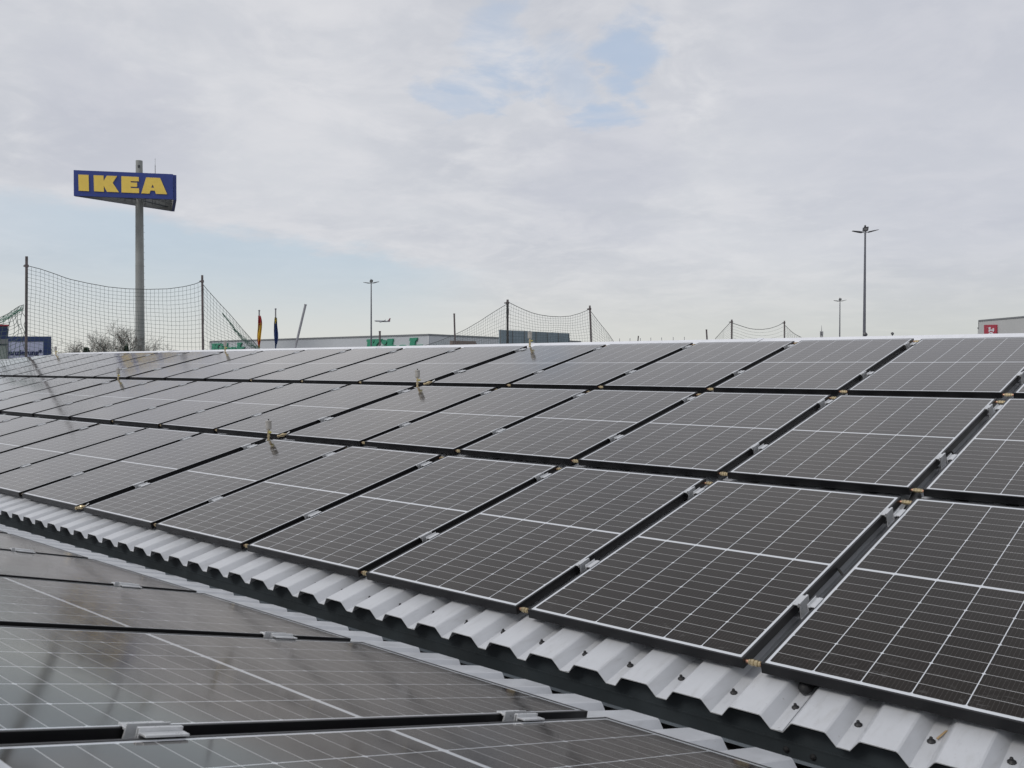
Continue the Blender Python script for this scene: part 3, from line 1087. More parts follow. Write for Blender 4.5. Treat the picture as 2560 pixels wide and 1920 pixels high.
# net left of the tall post
topP = seq([(60, 762, DA), (46, 768, DA), (30, 778, DA + .1), (12, 788, DA + .2), (-30, 812, DA + .4)])
botP = seq([(61, 905, DA), (45, 912, DA), (30, 918, DA + .1), (10, 925, DA + .2), (-30, 935, DA + .4)])
loop_ = seq([(50, 764, DA - .05), (36, 782, DA - .05), (26, 800, DA - .05), (22, 818, DA - .05), (20, 836, DA - .05)])
loop2 = seq([(58, 770, DA - .06), (53, 778, DA - .06), (60, 788, DA - .06), (66, 796, DA - .05), (60, 812, DA - .05), (64, 826, DA - .05), (55, 850, DA - .05), (60, 868, DA - .05), (66, 884, DA - .05)])
safety_net(topP, botP, 9, 13, 'loose green net hanging left of the tall rusty post', 0.045, 0.0066, mt='net', seed=5, extra_rope=(loop_, loop2))
mb = MB()
for q in range(14):
    a = [p + Vector((rn.uniform(-.05, .05), rn.uniform(-.05, .05), rn.uniform(-.13, .03))) for p in seq([(58, 764, DA - .1), (45, 771, DA - .1), (33, 779, DA), (20, 787, DA), (8, 793, DA + .1), (-12, 803, DA + .1)])]
    cord(mb, a, 0.0046)
tag(mb.build('net_bundle', M['netg']), 'gathered green net strands tied to the tall rusty post', 'net', 'safety nets on the roof')

# second bay
DC, DD = 25.0, 27.0
pc, bc = net_post(1269, 749, DC, 0.030, 'dark net post with gathered net in front of the blue grey building', clampz=0.09)
pd_, bd = net_post(1474.5, 764, DD, 0.027, 'leaning thin net post right of the blue grey building', lean=(-0.10, 0), clampz=0.10)
topP = [at(x, y, lerpD(x, 1272, DC, 1474, DD)) for x, y in [(1272, 756), (1290, 765), (1310, 774), (1330, 782), (1350, 787), (1375, 791), (1400, 792), (1425, 790), (1450, 783), (1474, 773)]]
botP = [Vector((p.x, p.y, roof_z(p.y) + .02)) for p in [at(x, 890, lerpD(x, 1272, DC, 1484, DD)) for x in (1268, 1330, 1400, 1484)]]
safety_net(topP, botP, 32, 19, 'green safety net sagging between the two posts by the blue grey building', 0.016, 0.0032, seed=11)
topP = seq([(1266, 761, DC), (1235, 780, DC + .3), (1200, 803, DC + .6), (1165, 823, DC + .9), (1130, 840, DC + 1.2), (1095, 854, DC + 1.5), (1055, 866, DC + 1.8)])
botP = seq([(1266, 925, DC), (1235, 925, DC + .3), (1200, 922, DC + .6), (1165, 918, DC + .9), (1130, 914, DC + 1.2), (1095, 908, DC + 1.5), (1055, 900, DC + 1.8)])
safety_net(topP, botP, 36, 17, 'green net sloping down left from the dark post to the ridge', 0.016, 0.0032, seed=12)
topP = seq([(1477, 779, DD), (1490, 796, DD + .3), (1505, 815, DD + .6), (1520, 834, DD + .9), (1535, 855, DD + 1.2)])
botP = seq([(1483, 925, DD), (1495, 922, DD + .3), (1508, 918, DD + .6), (1522, 912, DD + .9), (1536, 900, DD + 1.2)])
safety_net(topP, botP, 11, 17, 'small green net falling right from the leaning thin post', 0.012, 0.0032, seed=13)
mb = MB()
for q in range(12):
    a = [p + Vector((rn.uniform(-.035, .035), rn.uniform(-.035, .035), rn.uniform(-.03, .03))) for p in seq([(1269, 756 + 9 * k_, DC - .02) for k_ in range(14)])]
    cord(mb, a, 0.005)
tag(mb.build('net_bundle', M['rope']), 'dark net strands wrapped round the post by the blue grey building', 'net', 'safety nets on the roof')

# third bay
DE, DF = 38.0, 40.0
net_post(1829.5, 799, DE, 0.036, 'short net post left of the small far net', clampz=0.10)
net_post(1961, 802, DF, 0.030, 'short net post right of the small far net', lean=(-.02, 0), clampz=0.09)
topP = [at(x, y, lerpD(x, 1832, DE, 1960, DF)) for x, y in [(1832, 808), (1850, 814), (1870, 820.5), (1885, 823), (1905, 823.5), (1925, 821), (1945, 814), (1960, 806)]]
botP = [Vector((p.x, p.y, roof_z(p.y) + .02)) for p in [at(x, 880, lerpD(x, 1832, DE, 1962, DF)) for x in (1832, 1880, 1962)]]
safety_net(topP, botP, 16, 18, 'small far net of level cords between two short posts', 0.006, 0.0040, seed=21, rope_r=0.013, vert=16)
topP = seq([(1828, 804, DE), (1815, 818, DE + .3), (1802, 832, DE + .6), (1788, 847, DE + .9)])
botP = seq([(1828, 885, DE), (1815, 885, DE + .3), (1802, 885, DE + .6), (1788, 885, DE + .9)])
safety_net(topP, botP, 8, 16, 'small net sloping left with red rope from the far left post', 0.006, 0.0035, seed=22, rope_r=0.013, vert=4)
topP = seq([(1963, 814, DF), (1975, 826, DF + .3), (1988, 836, DF + .6), (2003, 843.5, DF + .9)])
botP = seq([(1963, 885, DF), (1975, 885, DF + .3), (1988, 885, DF + .6), (2003, 885, DF + .9)])
safety_net(topP, botP, 8, 16, 'small net curving down right from the far right post', 0.006, 0.0032, seed=23, rope_r=0.013)

# single posts
def roof_post(px, pyt, D, rad, label, pxb=None, mt='steel', group=None):
    top = at(px, pyt, D)
    b = at(pxb if pxb else px, 870, D)
    dirn = (b - top)
    tt = (top.z - roof_z(top.y)) / max(1e-6, -dirn.z)
    base = top + dirn * tt
    o = thing('roof_post', label, 'post', base, group=group)
    mb = MB(); mb.tube((0, 0, 0), top - base, rad, n=10)
    mb.build('tube', M[mt], o)
    mb = MB(); mb.tube(top - base - (top - base).normalized() * .02, top - base + (top - base).normalized() * .004, rad * 1.15, n=10)
    mb.build('end_cap', M[mt], o)


roof_post(764, 761, 21.0, 0.027, 'leaning grey steel tube right of the two flags', 738, 'tube')
roof_post(949.5, 828, 24.0, 0.026, 'short dark post in front of the green letters', 950)
roof_post(1135.5, 784, 26.0, 0.024, 'thin dark post left of the blue grey building', 1138)
roof_post(1766, 824, 34.0, 0.030, 'short dark stub post left of the small far net', 1769)
roof_post(1596, 840, 30.0, 0.019, 'tilted dark stub post among tiny posts on the ridge', 1593)
for x, y in ((1549, 846.5), (1575, 846), (1601, 845.5), (1627, 844.5), (1654, 844), (1683, 843), (1711, 842.5)):
    roof_post(x, y, 36.0, 0.011, 'tiny thin post in a row on the far ridge', None, 'tube', 'row of tiny posts on the far ridge')
# small roof vents peeping over the ridge
for px, py, D, r, lab in ((2163, 836, 20, .045, 'dark round roof vent at the foot of the tall lamp'), (2231, 834, 20, .03, 'small dark roof gadget right of the tall lamp')):
    p = at(px, py, D); b = Vector((p.x, p.y, roof_z(p.y)))
    o = thing('roof_vent', lab, 'roof vent', b)
    mb = MB(); mb.tube((0, 0, 0), (0, 0, p.z - b.z), r * .35, n=8); mb.build('stem', M['lampdark'], o)
    mb = MB(); mb.lathe([(r * .5, -r), (r, -r * .5), (r, r * .5), (r * .5, r)], 12, Matrix.Translation((0, 0, p.z - b.z)) @ Matrix.Rotation(R_(70), 4, 'X')); mb.build('hood', M['lampdark'], o)

# ------------------------------------------------------------------ pylon sign
def flat(v):
    v = Vector(v); v.z = 0
    return v


DS = 130.0
Lp, Rp_, R2, Cp_ = at(184, 425, DS), at(432, 424, DS * 1.02), at(441, 426, DS * 1.025), at(430, 458, DS * 1.10)
ztop = Lp.z
zbot = at(184, 489, DS).z
pc_ = at(348, 425, DS * 1.045)
py_base = Vector((pc_.x, pc_.y, GZ))
py = thing('pylon_sign', 'tall pylon with blue triangular sign and yellow letters', 'sign', py_base)
mb = MB()
zt = at(348, 402, DS * 1.045).z
mb.tube((0, 0, 0), (0, 0, zbot - GZ - .3), 0.72, 0.55, 24)
mb.tube((0, 0, zbot - GZ - .3), (0, 0, zt - GZ), 0.52, 0.48, 24)
po = mb.build('pole', M['pole'], py)
for zz in (8.5, 13.5, 18.5, 23.0):
    mb = MB()
    mb.lathe([(0.74 - zz * .0058, zz), (0.745 - zz * .0058, zz + .02), (0.745 - zz * .0058, zz + .1), (0.74 - zz * .0058, zz + .12)], 24)
    mb.build('joint_ring', M['pole'], po)
mb = MB()
toC = flat(CAM - py_base).normalized()
side = Vector((-toC.y, toC.x, 0))
for zz in range(10, 30):
    for q in (1,):
        p = side * (0.66 - zz * .004) * 1 + Vector((0, 0, zz))
        mb.tube(p, p + side * .16, .02, n=6)
mb.build('climbing_rungs', M['signsteel'], po)
mb = MB()
mb.box(-.13, .13, -.12, .12, -.16, .16)
o = mb.build('light_box', M['lampdark'], po); o.location = toC * .5 + Vector((0, 0, zt - GZ - .9)) - side * .05


def sign_slab(a, b, front_out, name='sign_panel'):
    """upright slab from a to b (plan points), outer face towards front_out"""
    a, b = flat(a), flat(b)
    d = (b - a); ln = d.length; d.normalize()
    nrm = Vector((-d.y, d.x, 0))
    if nrm.dot(flat(front_out)) < 0: nrm = -nrm
    h = ztop - zbot
    mb = MB()
    T = 0.42
    o_ = a - flat(py_base)
    def P(x, yy, zz): return o_ + d * x - nrm * yy + Vector((0, 0, zbot - GZ + zz))
    vs = [P(0, 0, 0), P(ln, 0, 0), P(ln, 0, h), P(0, 0, h), P(0, T, 0), P(ln, T, 0), P(ln, T, h), P(0, T, h)]
    mb.add(vs, [(0, 1, 2, 3)], 0)
    mb.add(vs, [(5, 4, 7, 6)], 1)
    mb.add(vs, [(0, 4, 5, 1), (3, 2, 6, 7), (0, 3, 7, 4), (1, 5, 6, 2)], 0)
    ob = mb.build(name, [M['signblue'], M['signgrey']], py)
    return ob, o_ + Vector((0, 0, zbot - GZ)), d, nrm, ln, h


fs, o0, d_, n_, ln, hh = sign_slab(Lp, Rp_, CAM - py_base)
cen = (flat(Lp) + flat(Rp_) + flat(Cp_)) / 3
sign_slab(Lp + n_ * -0.5, Cp_, (flat(Lp) + flat(Cp_)) / 2 - cen)
sign_slab(R2, Cp_ + d_ * 0.35, (flat(R2) + flat(Cp_)) / 2 - cen)


def U(x, y):                              # letter outline, traced proportions -> metres on the panel
    return ((x - 168) / 1829 * ln, (735 - y - (x - 168) / 1829 * 24) / 470 * hh)


Icon = [[(255, 345), (440, 343), (447, 640), (260, 642)]]
Kcon = [[(533, 342), (712, 340), (715, 440), (775, 338), (962, 335), (880, 465), (995, 633), (775, 635), (715, 525), (722, 637), (540, 638)]]
Econ = [[(1040, 333), (1360, 331), (1365, 412), (1212, 416), (1212, 440), (1330, 438), (1333, 516), (1212, 518), (1212, 542), (1365, 540), (1368, 630), (1043, 634)]]
Acon = [[(1500, 330), (1760, 328), (1890, 625), (1680, 628), (1662, 570), (1580, 570), (1560, 630), (1408, 632)], [(1620, 458), (1592, 516), (1648, 516)]]
rot = Matrix((d_, Vector((0, 0, 1)), n_)).transposed().to_4x4()
for con in (Icon, Kcon, Econ, Acon):
    me = outline_mesh([[U(*p) for p in c] for c in con], 0.10)
    mx = rot.copy(); mx.translation = o0 + n_ * 0.055
    mesh_obj('letter', me, M['signyellow'], fs, mx)
mb = MB()                                 # lattice under the sign
A_, B_, C_ = [flat(p) - flat(py_base) for p in (Lp, Rp_, Cp_)]
zz = zbot - GZ + .55
for f in [i / 14 for i in range(6, 14)]:
    p, q = A_.lerp(B_, f), A_.lerp(C_, f)
    mb.tube(p + Vector((0, 0, zz)), q + Vector((0, 0, zz)), .04, n=6)
for f in (.2, .4, .6, .8):
    mb.tube(B_.lerp(A_, f) + Vector((0, 0, zz + .1)), C_.lerp(A_, f * .9) + Vector((0, 0, zz + .1)), .04, n=6)
    mb.tube(A_.lerp(B_, f) + Vector((0, 0, zz - .1)), B_.lerp(C_, f) + Vector((0, 0, zz - .1)), .045, n=6)
for q in (A_, B_, C_): mb.tube(Vector((0, 0, zz)), q * .96 + Vector((0, 0, zz)), .11, n=8)
mb.build('lattice_beams', M['signsteel'], py)
mb = MB()
ant = at(388, 425, DS * 1.05) - py_base
mb.tube(ant - Vector((0, 0, .6)), ant + Vector((0, 0, .7)), .045, n=6)
mb.tube(ant + Vector((0, 0, .7)), ant + Vector((0, 0, 1.75)), .022, n=6)
mb.build('antenna', M['signsteel'], py)

# ------------------------------------------------------------------ street lamps
def street_lamp(px, pyt, D, label):
    top = at(px, pyt, D)
    t = thing('street_lamp', label, 'street lamp', (top.x, top.y, GZ), group='tall twin arm parking lamps')
    h = top.z - GZ
    rt = Vector((RIGHT.x, RIGHT.y, 0)).normalized()
    fw = Vector((FWD.x, FWD.y, 0)).normalized()
    mb = MB(); mb.tube((0, 0, 0), (0, 0, h), 0.155, 0.055, 16); mb.build('pole', M['lamppole'], t)
    for s_, lift in ((-1, .12), (1, .20)):
        a = Vector((0, 0, h - .03)); e = rt * s_ * 0.84 + Vector((0, 0, h - .03 + lift))
        mb = MB()
        mb.tube(a, a.lerp(e, .3), .022, n=8)
        am = mb.build('arm', M['lampdark'], t)
        mb = MB()
        d = (e - a).normalized(); up = Vector((0, 0, 1)); w_ = fw
        p0, p1 = a.lerp(e, .26), e
        vs = []
        for p, hw, th in ((p0, .10, .045), (p0.lerp(p1, .3), .14, .04), (p1, .11, .014)):
            for sx in (-1, 1):
                for sz in (-1, 1): vs.append(p + w_ * hw * sx + up * th * sz)
        fs_ = []
        for i in range(2):
            b0 = i * 4
            for q0, q1 in ((0, 1), (1, 3), (3, 2), (2, 0)): fs_.append((b0 + q0, b0 + q1, b0 + 4 + q1, b0 + 4 + q0))
        fs_ += [(0, 2, 3, 1), (8, 9, 11, 10)]
        mb.add(vs, fs_)
        mb.build('lamp_head', M['lampdark'], am)
    # floodlight on top, tipped towards us
    mb = MB()
    mb.tube((0, 0, h - .02), (0, 0, h + .09), .03, n=8)
    mb.prism([(-.15, 0.06), (.10, 0.06), (.16, .12), (.19, .36), (.10, .36), (.03, .335), (.02, .43), (-.03, .47), (-.05, .35), (-.13, .31)], -.10, .10, 'y')
    vv = mb.v[:]
    mb.v = [tuple(rt * x + fw * y + Vector((0, 0, (z_ if z_ > h - .5 else z_ + h)))) if True else None for x, y, z_ in [(v[0], v[1], v[2]) for v in vv]]
    fl = mb.build('floodlight', M['lampdark'], t)
    mb = MB()
    g = [rt * x - fw * .103 + Vector((0, 0, h + z_)) for x, z_ in ((-.11, .13), (.08, .13), (.12, .27), (-.10, .27))]
    mb.add(g, [(0, 1, 2, 3)])
    mb.build('lamp_glass', M['lampglass'], fl)


street_lamp(2163, 581, 60.0, 'tallest twin arm lamp at the right above the ridge')
street_lamp(2100, 753, 123.0, 'small distant twin arm lamp beside the tallest lamp')
street_lamp(928, 708, 98.0, 'twin arm lamp in front of the grey store, beside the plane')

# ------------------------------------------------------------------ far buildings
def deep(p, d):
    return Vector((p.x, p.y, p.z)) + flat(p - CAM).normalized() * d


def block(name, label, cat, foot, ztop_, mt, trim=True, faces=None):
    """building from a plan outline; returns thing"""
    base = Vector((foot[0].x, foot[0].y, GZ))
    t = thing(name, label, cat, base)
    h = ztop_ - GZ
    pl = [flat(p) - flat(base) for p in foot]
    n_ = len(pl)
    for i in range(n_):
        a, b = pl[i], pl[(i + 1) % n_]
        mb = MB()
        c = (pl[0] + pl[1] + pl[2]) / 3
        d = (b - a).normalized(); nr = Vector((-d.y, d.x, 0))
        if nr.dot((a + b) / 2 - c) < 0: nr = -nr
        mb.add([a, b, b + Vector((0, 0, h)), a + Vector((0, 0, h)), a - nr * .2, b - nr * .2, b - nr * .2 + Vector((0, 0, h)), a - nr * .2 + Vector((0, 0, h))],
               [(0, 1, 2, 3), (5, 4, 7, 6), (3, 2, 6, 7), (0, 3, 7, 4), (1, 5, 6, 2)])
        w_ = mb.build('wall', faces[i] if faces and i in faces else mt, t)
        if trim:
            mb = MB()
            for z0_, z1_, o_ in ((h - .02, h + .22, .08),):
                mb.add([a + nr * o_ + Vector((0, 0, z0_)), b + nr * o_ + Vector((0, 0, z0_)), b + nr * o_ + Vector((0, 0, z1_)), a + nr * o_ + Vector((0, 0, z1_)),
                        a - nr * .3 + Vector((0, 0, z0_)), b - nr * .3 + Vector((0, 0, z0_)), b - nr * .3 + Vector((0, 0, z1_)), a - nr * .3 + Vector((0, 0, z1_))],
                       [(0, 1, 2, 3), (5, 4, 7, 6), (3, 2, 6, 7), (0, 4, 5, 1), (0, 3, 7, 4), (1, 5, 6, 2)])
            mb.build('coping', M['trim'], w_)
    mb = MB()
    mb.add([p + Vector((0, 0, h - .3)) for p in pl], [tuple(range(n_))])
    mb.build('roof', M['trim'], t)
    return t, base


D1, D2, D3 = 168.0, 130.0, 163.0
zr_ = at(1072, 838.5, D2).z
P1, P2, P3 = at(525, 900, D1), at(1072, 900, D2), at(1452, 900, D3)
P4 = deep(P3, 60)
P5 = deep(P1, 60)
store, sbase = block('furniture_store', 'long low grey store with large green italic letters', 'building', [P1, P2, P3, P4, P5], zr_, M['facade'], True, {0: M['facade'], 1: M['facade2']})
swall = [c for c in store.children if c.name.startswith('wall')][0]
wd = flat(P2 - P1).normalized()
wn_ = Vector((wd.y, -wd.x, 0))
if wn_.dot(flat(CAM - P1)) < 0: wn_ = -wn_


def on_wall(px, py_):
    """point of the pixel ray on the long wall, in wall coordinates (along, height)"""
    dr = FWD + RIGHT * ((px - 1280) / F) - UP * ((py_ - 960) / F)
    t_ = (flat(P1) - flat(CAM)).dot(wn_) / flat(dr).dot(wn_)
    p = CAM + dr * t_
    return (flat(p) - flat(P1)).dot(wd), p.z - GZ


def store_letters(fx, lab):
    K = [[(372, 447), (543, 440), (533, 503), (518, 503), (512, 560), (556, 503), (548, 503), (556, 440), (712, 436), (700, 492), (660, 492), (585, 580), (640, 700), (665, 700), (655, 765), (520, 765), (530, 700), (495, 610), (480, 700), (500, 700), (490, 765), (330, 765), (340, 700), (362, 700), (388, 503), (362, 503)]]
    dot = [[(765 + 56 * math.cos(a * .3927), 512 + 57 * math.sin(a * .3927)) for a in range(16)]]
    ist = [[(665, 588), (815, 584), (790, 705), (815, 705), (805, 765), (640, 765), (652, 705), (675, 705), (690, 645), (655, 645)]]
    b = [[(842, 436), (972, 429), (942, 590), (1000, 578), (1050, 610), (1050, 690), (1000, 755), (930, 770), (800, 760), (850, 500), (832, 500)], [(928, 640), (918, 712), (950, 715), (968, 690), (968, 650), (950, 636)]]
    e = [[(1130, 578), (1230, 572), (1290, 610), (1290, 690), (1170, 692), (1180, 718), (1275, 712), (1270, 750), (1190, 772), (1110, 765), (1072, 720), (1072, 640)], [(1165, 650), (1200, 650), (1200, 620), (1175, 622)]]
    k2 = [[(1362, 415), (1528, 407), (1510, 476), (1486, 478), (1465, 600), (1520, 572), (1640, 566), (1625, 610), (1560, 650), (1600, 710), (1630, 710), (1620, 765), (1490, 765), (1445, 680), (1440, 765), (1310, 765), (1375, 480), (1348, 480)]]
    for con in (K, dot, ist, b, e, k2):
        me = outline_mesh([[on_wall(*fx(*p)) for p in c] for c in con], 0.25)
        mx = Matrix((wd, Vector((0, 0, 1)), wn_)).transposed().to_4x4()
        if mx.to_3x3().determinant() < 0: mx = Matrix((wd, Vector((0, 0, 1)), -wn_)).transposed().to_4x4()
        mx.translation = wn_ * 0.15
        mesh_obj('letter', me, M['green'], swall, mx)


store_letters(lambda x, y: (880 + x / 9.217, 800 + y / 9.217), '')
store_letters(lambda x, y: (532 + (x - 365) * .0644, 858.5 + (y - 440) * .0655), '')

DG0, DG1 = 112.0, 123.0
zb_ = at(1250, 824.5, DG0).z
B1, B2 = at(1250, 900, DG0), at(1422, 900, DG1)
bb_t, bbase = block('glass_box_building', 'blue grey panelled box building behind the middle safety net', 'building', [B1, B2, deep(B2, 20), deep(B1, 20)], zb_, M['bluebox'], False)
mb = MB()
dB = flat(B2 - B1); lB = dB.length; dB.normalize(); nB_ = Vector((dB.y, -dB.x, 0))
if nB_.dot(flat(CAM - B1)) < 0: nB_ = -nB_
for i in range(0, 7):
    p = dB * (lB * i / 6)
    mb.box(-.05, .05, -.03, .03, 0, zb_ - GZ, 0, Matrix.Translation(p + nB_ * .04) @ Matrix.Rotation(math.atan2(dB.y, dB.x), 4, 'Z'))
mb.build('panel_joints', M['trim'], [c for c in bb_t.children if c.name.startswith('wall')][0])
# low brown parapet house in front of the store
Bq, Br = at(1127, 900, 95), at(1190, 900, 97)
block('low_brown_house', 'low brown flat roofed house left of the blue grey building', 'building', [Bq, Br, deep(Br, 9), deep(Bq, 9)], at(1127, 851.5, 95).z, M['brown'], False)

# right hand store with the red sign
DH0, DH1 = 150.0, 132.0
zh = at(2446, 803.5, DH0).z
H1, H2 = at(2446, 900, DH0), at(2900, 900, 112.0)
rs, rbase = block('grey_warehouse', 'pale grey warehouse with a square red sign at the right edge', 'building', [H1, H2, deep(H2, 30), deep(H1, 30)], zh, M['rightwall'], True)
dH = flat(H2 - H1).normalized(); nH = Vector((dH.y, -dH.x, 0))
if nH.dot(flat(CAM - H1)) < 0: nH = -nH
rwall = [c for c in rs.children if c.name.startswith('wall')][0]
mxH = Matrix((dH, Vector((0, 0, 1)), nH)).transposed().to_4x4()


def on_h(px, py_):
    dr = FWD + RIGHT * ((px - 1280) / F) - UP * ((py_ - 960) / F)
    t_ = (flat(H1) - flat(CAM)).dot(nH) / flat(dr).dot(nH)
    p = CAM + dr * t_
    return (flat(p) - flat(H1)).dot(dH), p.z - GZ


def hs(x, y): return on_h(2420 + x / 15.8, 780 + y / 15.8)


def hpart(name, con, depth, off, mt, parent):
    me = outline_mesh([[hs(*p) for p in c] for c in con], depth)
    mx = mxH.copy(); mx.translation = nH * off
    return mesh_obj(name, me, mt, parent, mx)


sg = thing('red_sign', 'square red wall sign with white emblem on the pale warehouse', 'sign', rbase)
for o in (hpart('board', [[(683, 510), (1172, 500), (1175, 990), (685, 1000)]], .16, .14, M['red'], sg),): pass
hpart('emblem', [[(880 + 0, 700), (930, 690), (1030, 690), (1035, 640), (1090, 640), (1088, 780), (1040, 780), (1030, 745), (935, 745), (925, 785), (875, 785)]], .05, .25, M['signwhite'], sg)
hpart('emblem_head', [[(915 + 44 * math.cos(a * .3927), 640 + 46 * math.sin(a * .3927)) for a in range(16)]], .05, .25, M['signwhite'], sg)
hpart('emblem_foot', [[(880, 835), (950, 790), (1010, 790), (1050, 840), (1080, 900), (1030, 930), (1000, 860), (950, 835), (930, 900), (870, 930)]], .05, .25, M['signwhite'], sg)
hpart('emblem_dot', [[(820 + 22 * math.cos(a * .628), 622 + 24 * math.sin(a * .628)) for a in range(10)]], .05, .25, M['pink'], sg)

# blue shop building and board at the left edge
T1, T2 = at(-160, 900, 58.0), at(20.5, 900, 60.0)
zt1 = at(10, 815.5, 60.0).z
bt, btb = block('blue_shop', 'dark blue shop corner with glazed lower part at the left edge', 'building', [T1, T2, deep(T2, 14), deep(T1, 14)], zt1, M['boardblue'], False)
dT = flat(T2 - T1); lT = dT.length; dT.normalize(); nT = Vector((dT.y, -dT.x, 0))
if nT.dot(flat(CAM - T1)) < 0: nT = -nT
mb = MB()
rotT = Matrix.Rotation(math.atan2(dT.y, dT.x), 4, 'Z')
zw1 = at(10, 864, 60).z - GZ
mb.box(lT - 4.4, lT - .05, -.06, .06, zw1 - 3.0, zw1, 0, Matrix.Translation(nT * .07) @ rotT)
wnd = mb.build('window', M['window'], bt)
mb = MB()
for i in range(6): mb.box(lT - 4.4 + i * .86, lT - 4.3 + i * .86, -.05, .05, zw1 - 3.0, zw1 + .1, 0, Matrix.Translation(nT * .15) @ rotT)
mb.box(lT - 4.5, lT - .0, -.09, .09, zw1 + .1, zw1 + .42, 0, Matrix.Translation(nT * .15) @ rotT)
mb.build('frame', M['trim'], wnd)
mb = MB()
mb.box(0, lT + .05, -.12, .12, zt1 - GZ, zt1 - GZ + .10, 0, rotT)
mb.build('coping', M['redline'], bt)

DW = 76.0
W1, W2 = at(-10, 900, DW), at(124.5, 900, DW)
zW = at(60, 841, DW).z
dW = flat(W2 - W1); lW = dW.length; dW.normalize(); nW = Vector((dW.y, -dW.x, 0))
if nW.dot(flat(CAM - W1)) < 0: nW = -nW
bd_ = thing('billboard', 'blue framed white billboard behind the left net post', 'billboard', (W1.x, W1.y, GZ), (0, 0, math.atan2(dW.y, dW.x)))
hW = zW - GZ
px2m = DW / F
mb = MB()
fz0 = hW - 3.4
mb.box(0, lW, 0, .3, hW - 12.2 * px2m, hW)
mb.box(lW - 16 * px2m, lW, 0, .3, fz0, hW - 12.2 * px2m - .001)
mb.box(0, 1.0, 0, .3, fz0, hW - 12.2 * px2m - .001)
mb.build('blue_frame', M['boardblue'], bd_)
mb = MB()
mb.box(1.0, lW - 16 * px2m, .05, .25, fz0 + .05, hW - 12.2 * px2m - .002)
brd = mb.build('white_board', M['boardwhite'], bd_)
me = text_mesh('Finanzierung*', 19.0 * px2m, .03, 0.16 * px2m * 3)
mx = Matrix.Rotation(R_(90), 4, 'X')
xs_ = [v.co.x for v in me.vertices]
mx.translation = (lW - 20 * px2m - max(xs_), .03, at(60, 887.5, DW).z - GZ)
mesh_obj('lettering', me, M['boardtext'], brd, mx)
for x in (1.2, lW - 1.2):
    MB().box(x - .15, x + .15, .32, .6, 0, hW - .4).build('support_post', M['signsteel'], bd_)

# telecom mast
p = at(2054, 814, 320.0)
tm = thing('telecom_mast', 'thin grey lattice radio mast left of the small lamp', 'mast', (p.x, p.y, GZ))
mb = MB()
h = p.z - GZ
z1_ = at(2054, 828, 320).z - GZ
for sx, sy in ((-1, -1), (1, -1), (1, 1), (-1, 1)): mb.tube((sx * .3, sy * .3, 0), (sx * .3, sy * .3, z1_), .07, n=5)
zz = 0
while zz < z1_ - 1.2:
    for a, b in (((-.3, -.3), (.3, -.3)), ((.3, -.3), (.3, .3)), ((.3, .3), (-.3, .3)), ((-.3, .3), (-.3, -.3))):
        mb.tube((*a, zz), (*b, zz + 1.2), .04, n=4)
    zz += 1.2
mb.tube((0, 0, z1_), (0, 0, h), .12, .05, 6)
ms = mb.build('lattice_tower', M['tube'], tm)
mb = MB()
for a in range(3):
    for zz in (z1_ - .8, z1_ - 2.6):
        q = a * 2.094
        mb.box(-.12, .12, -.08, .08, -.75, .75, 0, Matrix.Translation((.45 * math.cos(q), .45 * math.sin(q), zz)))
mb.build('antenna_panel', M['tube'], ms)

# ------------------------------------------------------------------ flags
def flag(px, pyt, D, label, bands, pyb0, pyb1, seed):
    top = at(px, pyt, D)
    t = thing('flagpole', label, 'flag', (top.x, top.y, GZ))
    h = top.z - GZ
    rt = Vector((RIGHT.x, RIGHT.y, 0)).normalized(); fw = Vector((FWD.x, FWD.y, 0)).normalized()
    mb = MB(); mb.tube((0, 0, 0), (0, 0, h), .075, .05, 12)
    pl = mb.build('pole', M['tube'], t)
    mb = MB(); mb.lathe([(.05, h), (.075, h + .02), (.075, h + .07), (.03, h + .1)], 10); mb.build('finial', M['tube'], pl)
    px2 = D / F
    rn_ = random.Random(seed)
    rows = 28
    mats_ = [M[b[1]] for b in bands]
    mb = MB()
    z0_ = h - (pyb0 - pyt) * px2; z1_ = h - (pyb1 - pyt) * px2
    grid = []
    for i in range(rows + 1):
        f = i / rows
        wid = (0.10 + 0.20 * math.sin(math.pi * min(1, f * 1.15)) + .03 * math.sin(f * 9 + seed)) * (1.0 if f < .9 else (1 - f) * 7 + .3)
        cx = .03 + .05 * math.sin(f * 6 + seed)
        row = []
        for k_ in range(9):
            s_ = k_ / 8
            x = cx - .10 + s_ * wid * 1.15
            y = .085 * math.sin(s_ * 11 + f * 4 + seed) + .03 * math.sin(f * 12)
            row.append(rt * x - fw * (.12 + y) + Vector((0, 0, z0_ + (z1_ - z0_) * f + .04 * math.sin(s_ * 8))))
        grid.append(row)
    for i in range(rows):
        for k_ in range(8):
            f = (i + .5) / rows + .055 * math.sin(k_ * 1.3 + seed) + .02 * k_ / 8
            mi = 0
            for bi, b in enumerate(bands):
                if f >= b[0]: mi = bi
            o_ = len(mb.v)
            mb.add([grid[i][k_], grid[i][k_ + 1], grid[i + 1][k_ + 1], grid[i + 1][k_]], [(0, 1, 2, 3)], mi, True)
    mb.build('flag_cloth', mats_, t)


flag(648, 778, 67.0, 'flagpole with hanging red and gold flag, left of the blue flag', [(0, 'fred'), (.25, 'fgold'), (.70, 'fred'), (.82, 'fgold')], 790, 878, 1)
flag(689, 774, 67.5, 'flagpole with hanging blue and yellow flag beside the red and gold one', [(0, 'fblue'), (.06, 'fyel'), (.16, 'fblue'), (.80, 'flight')], 794, 876, 2)

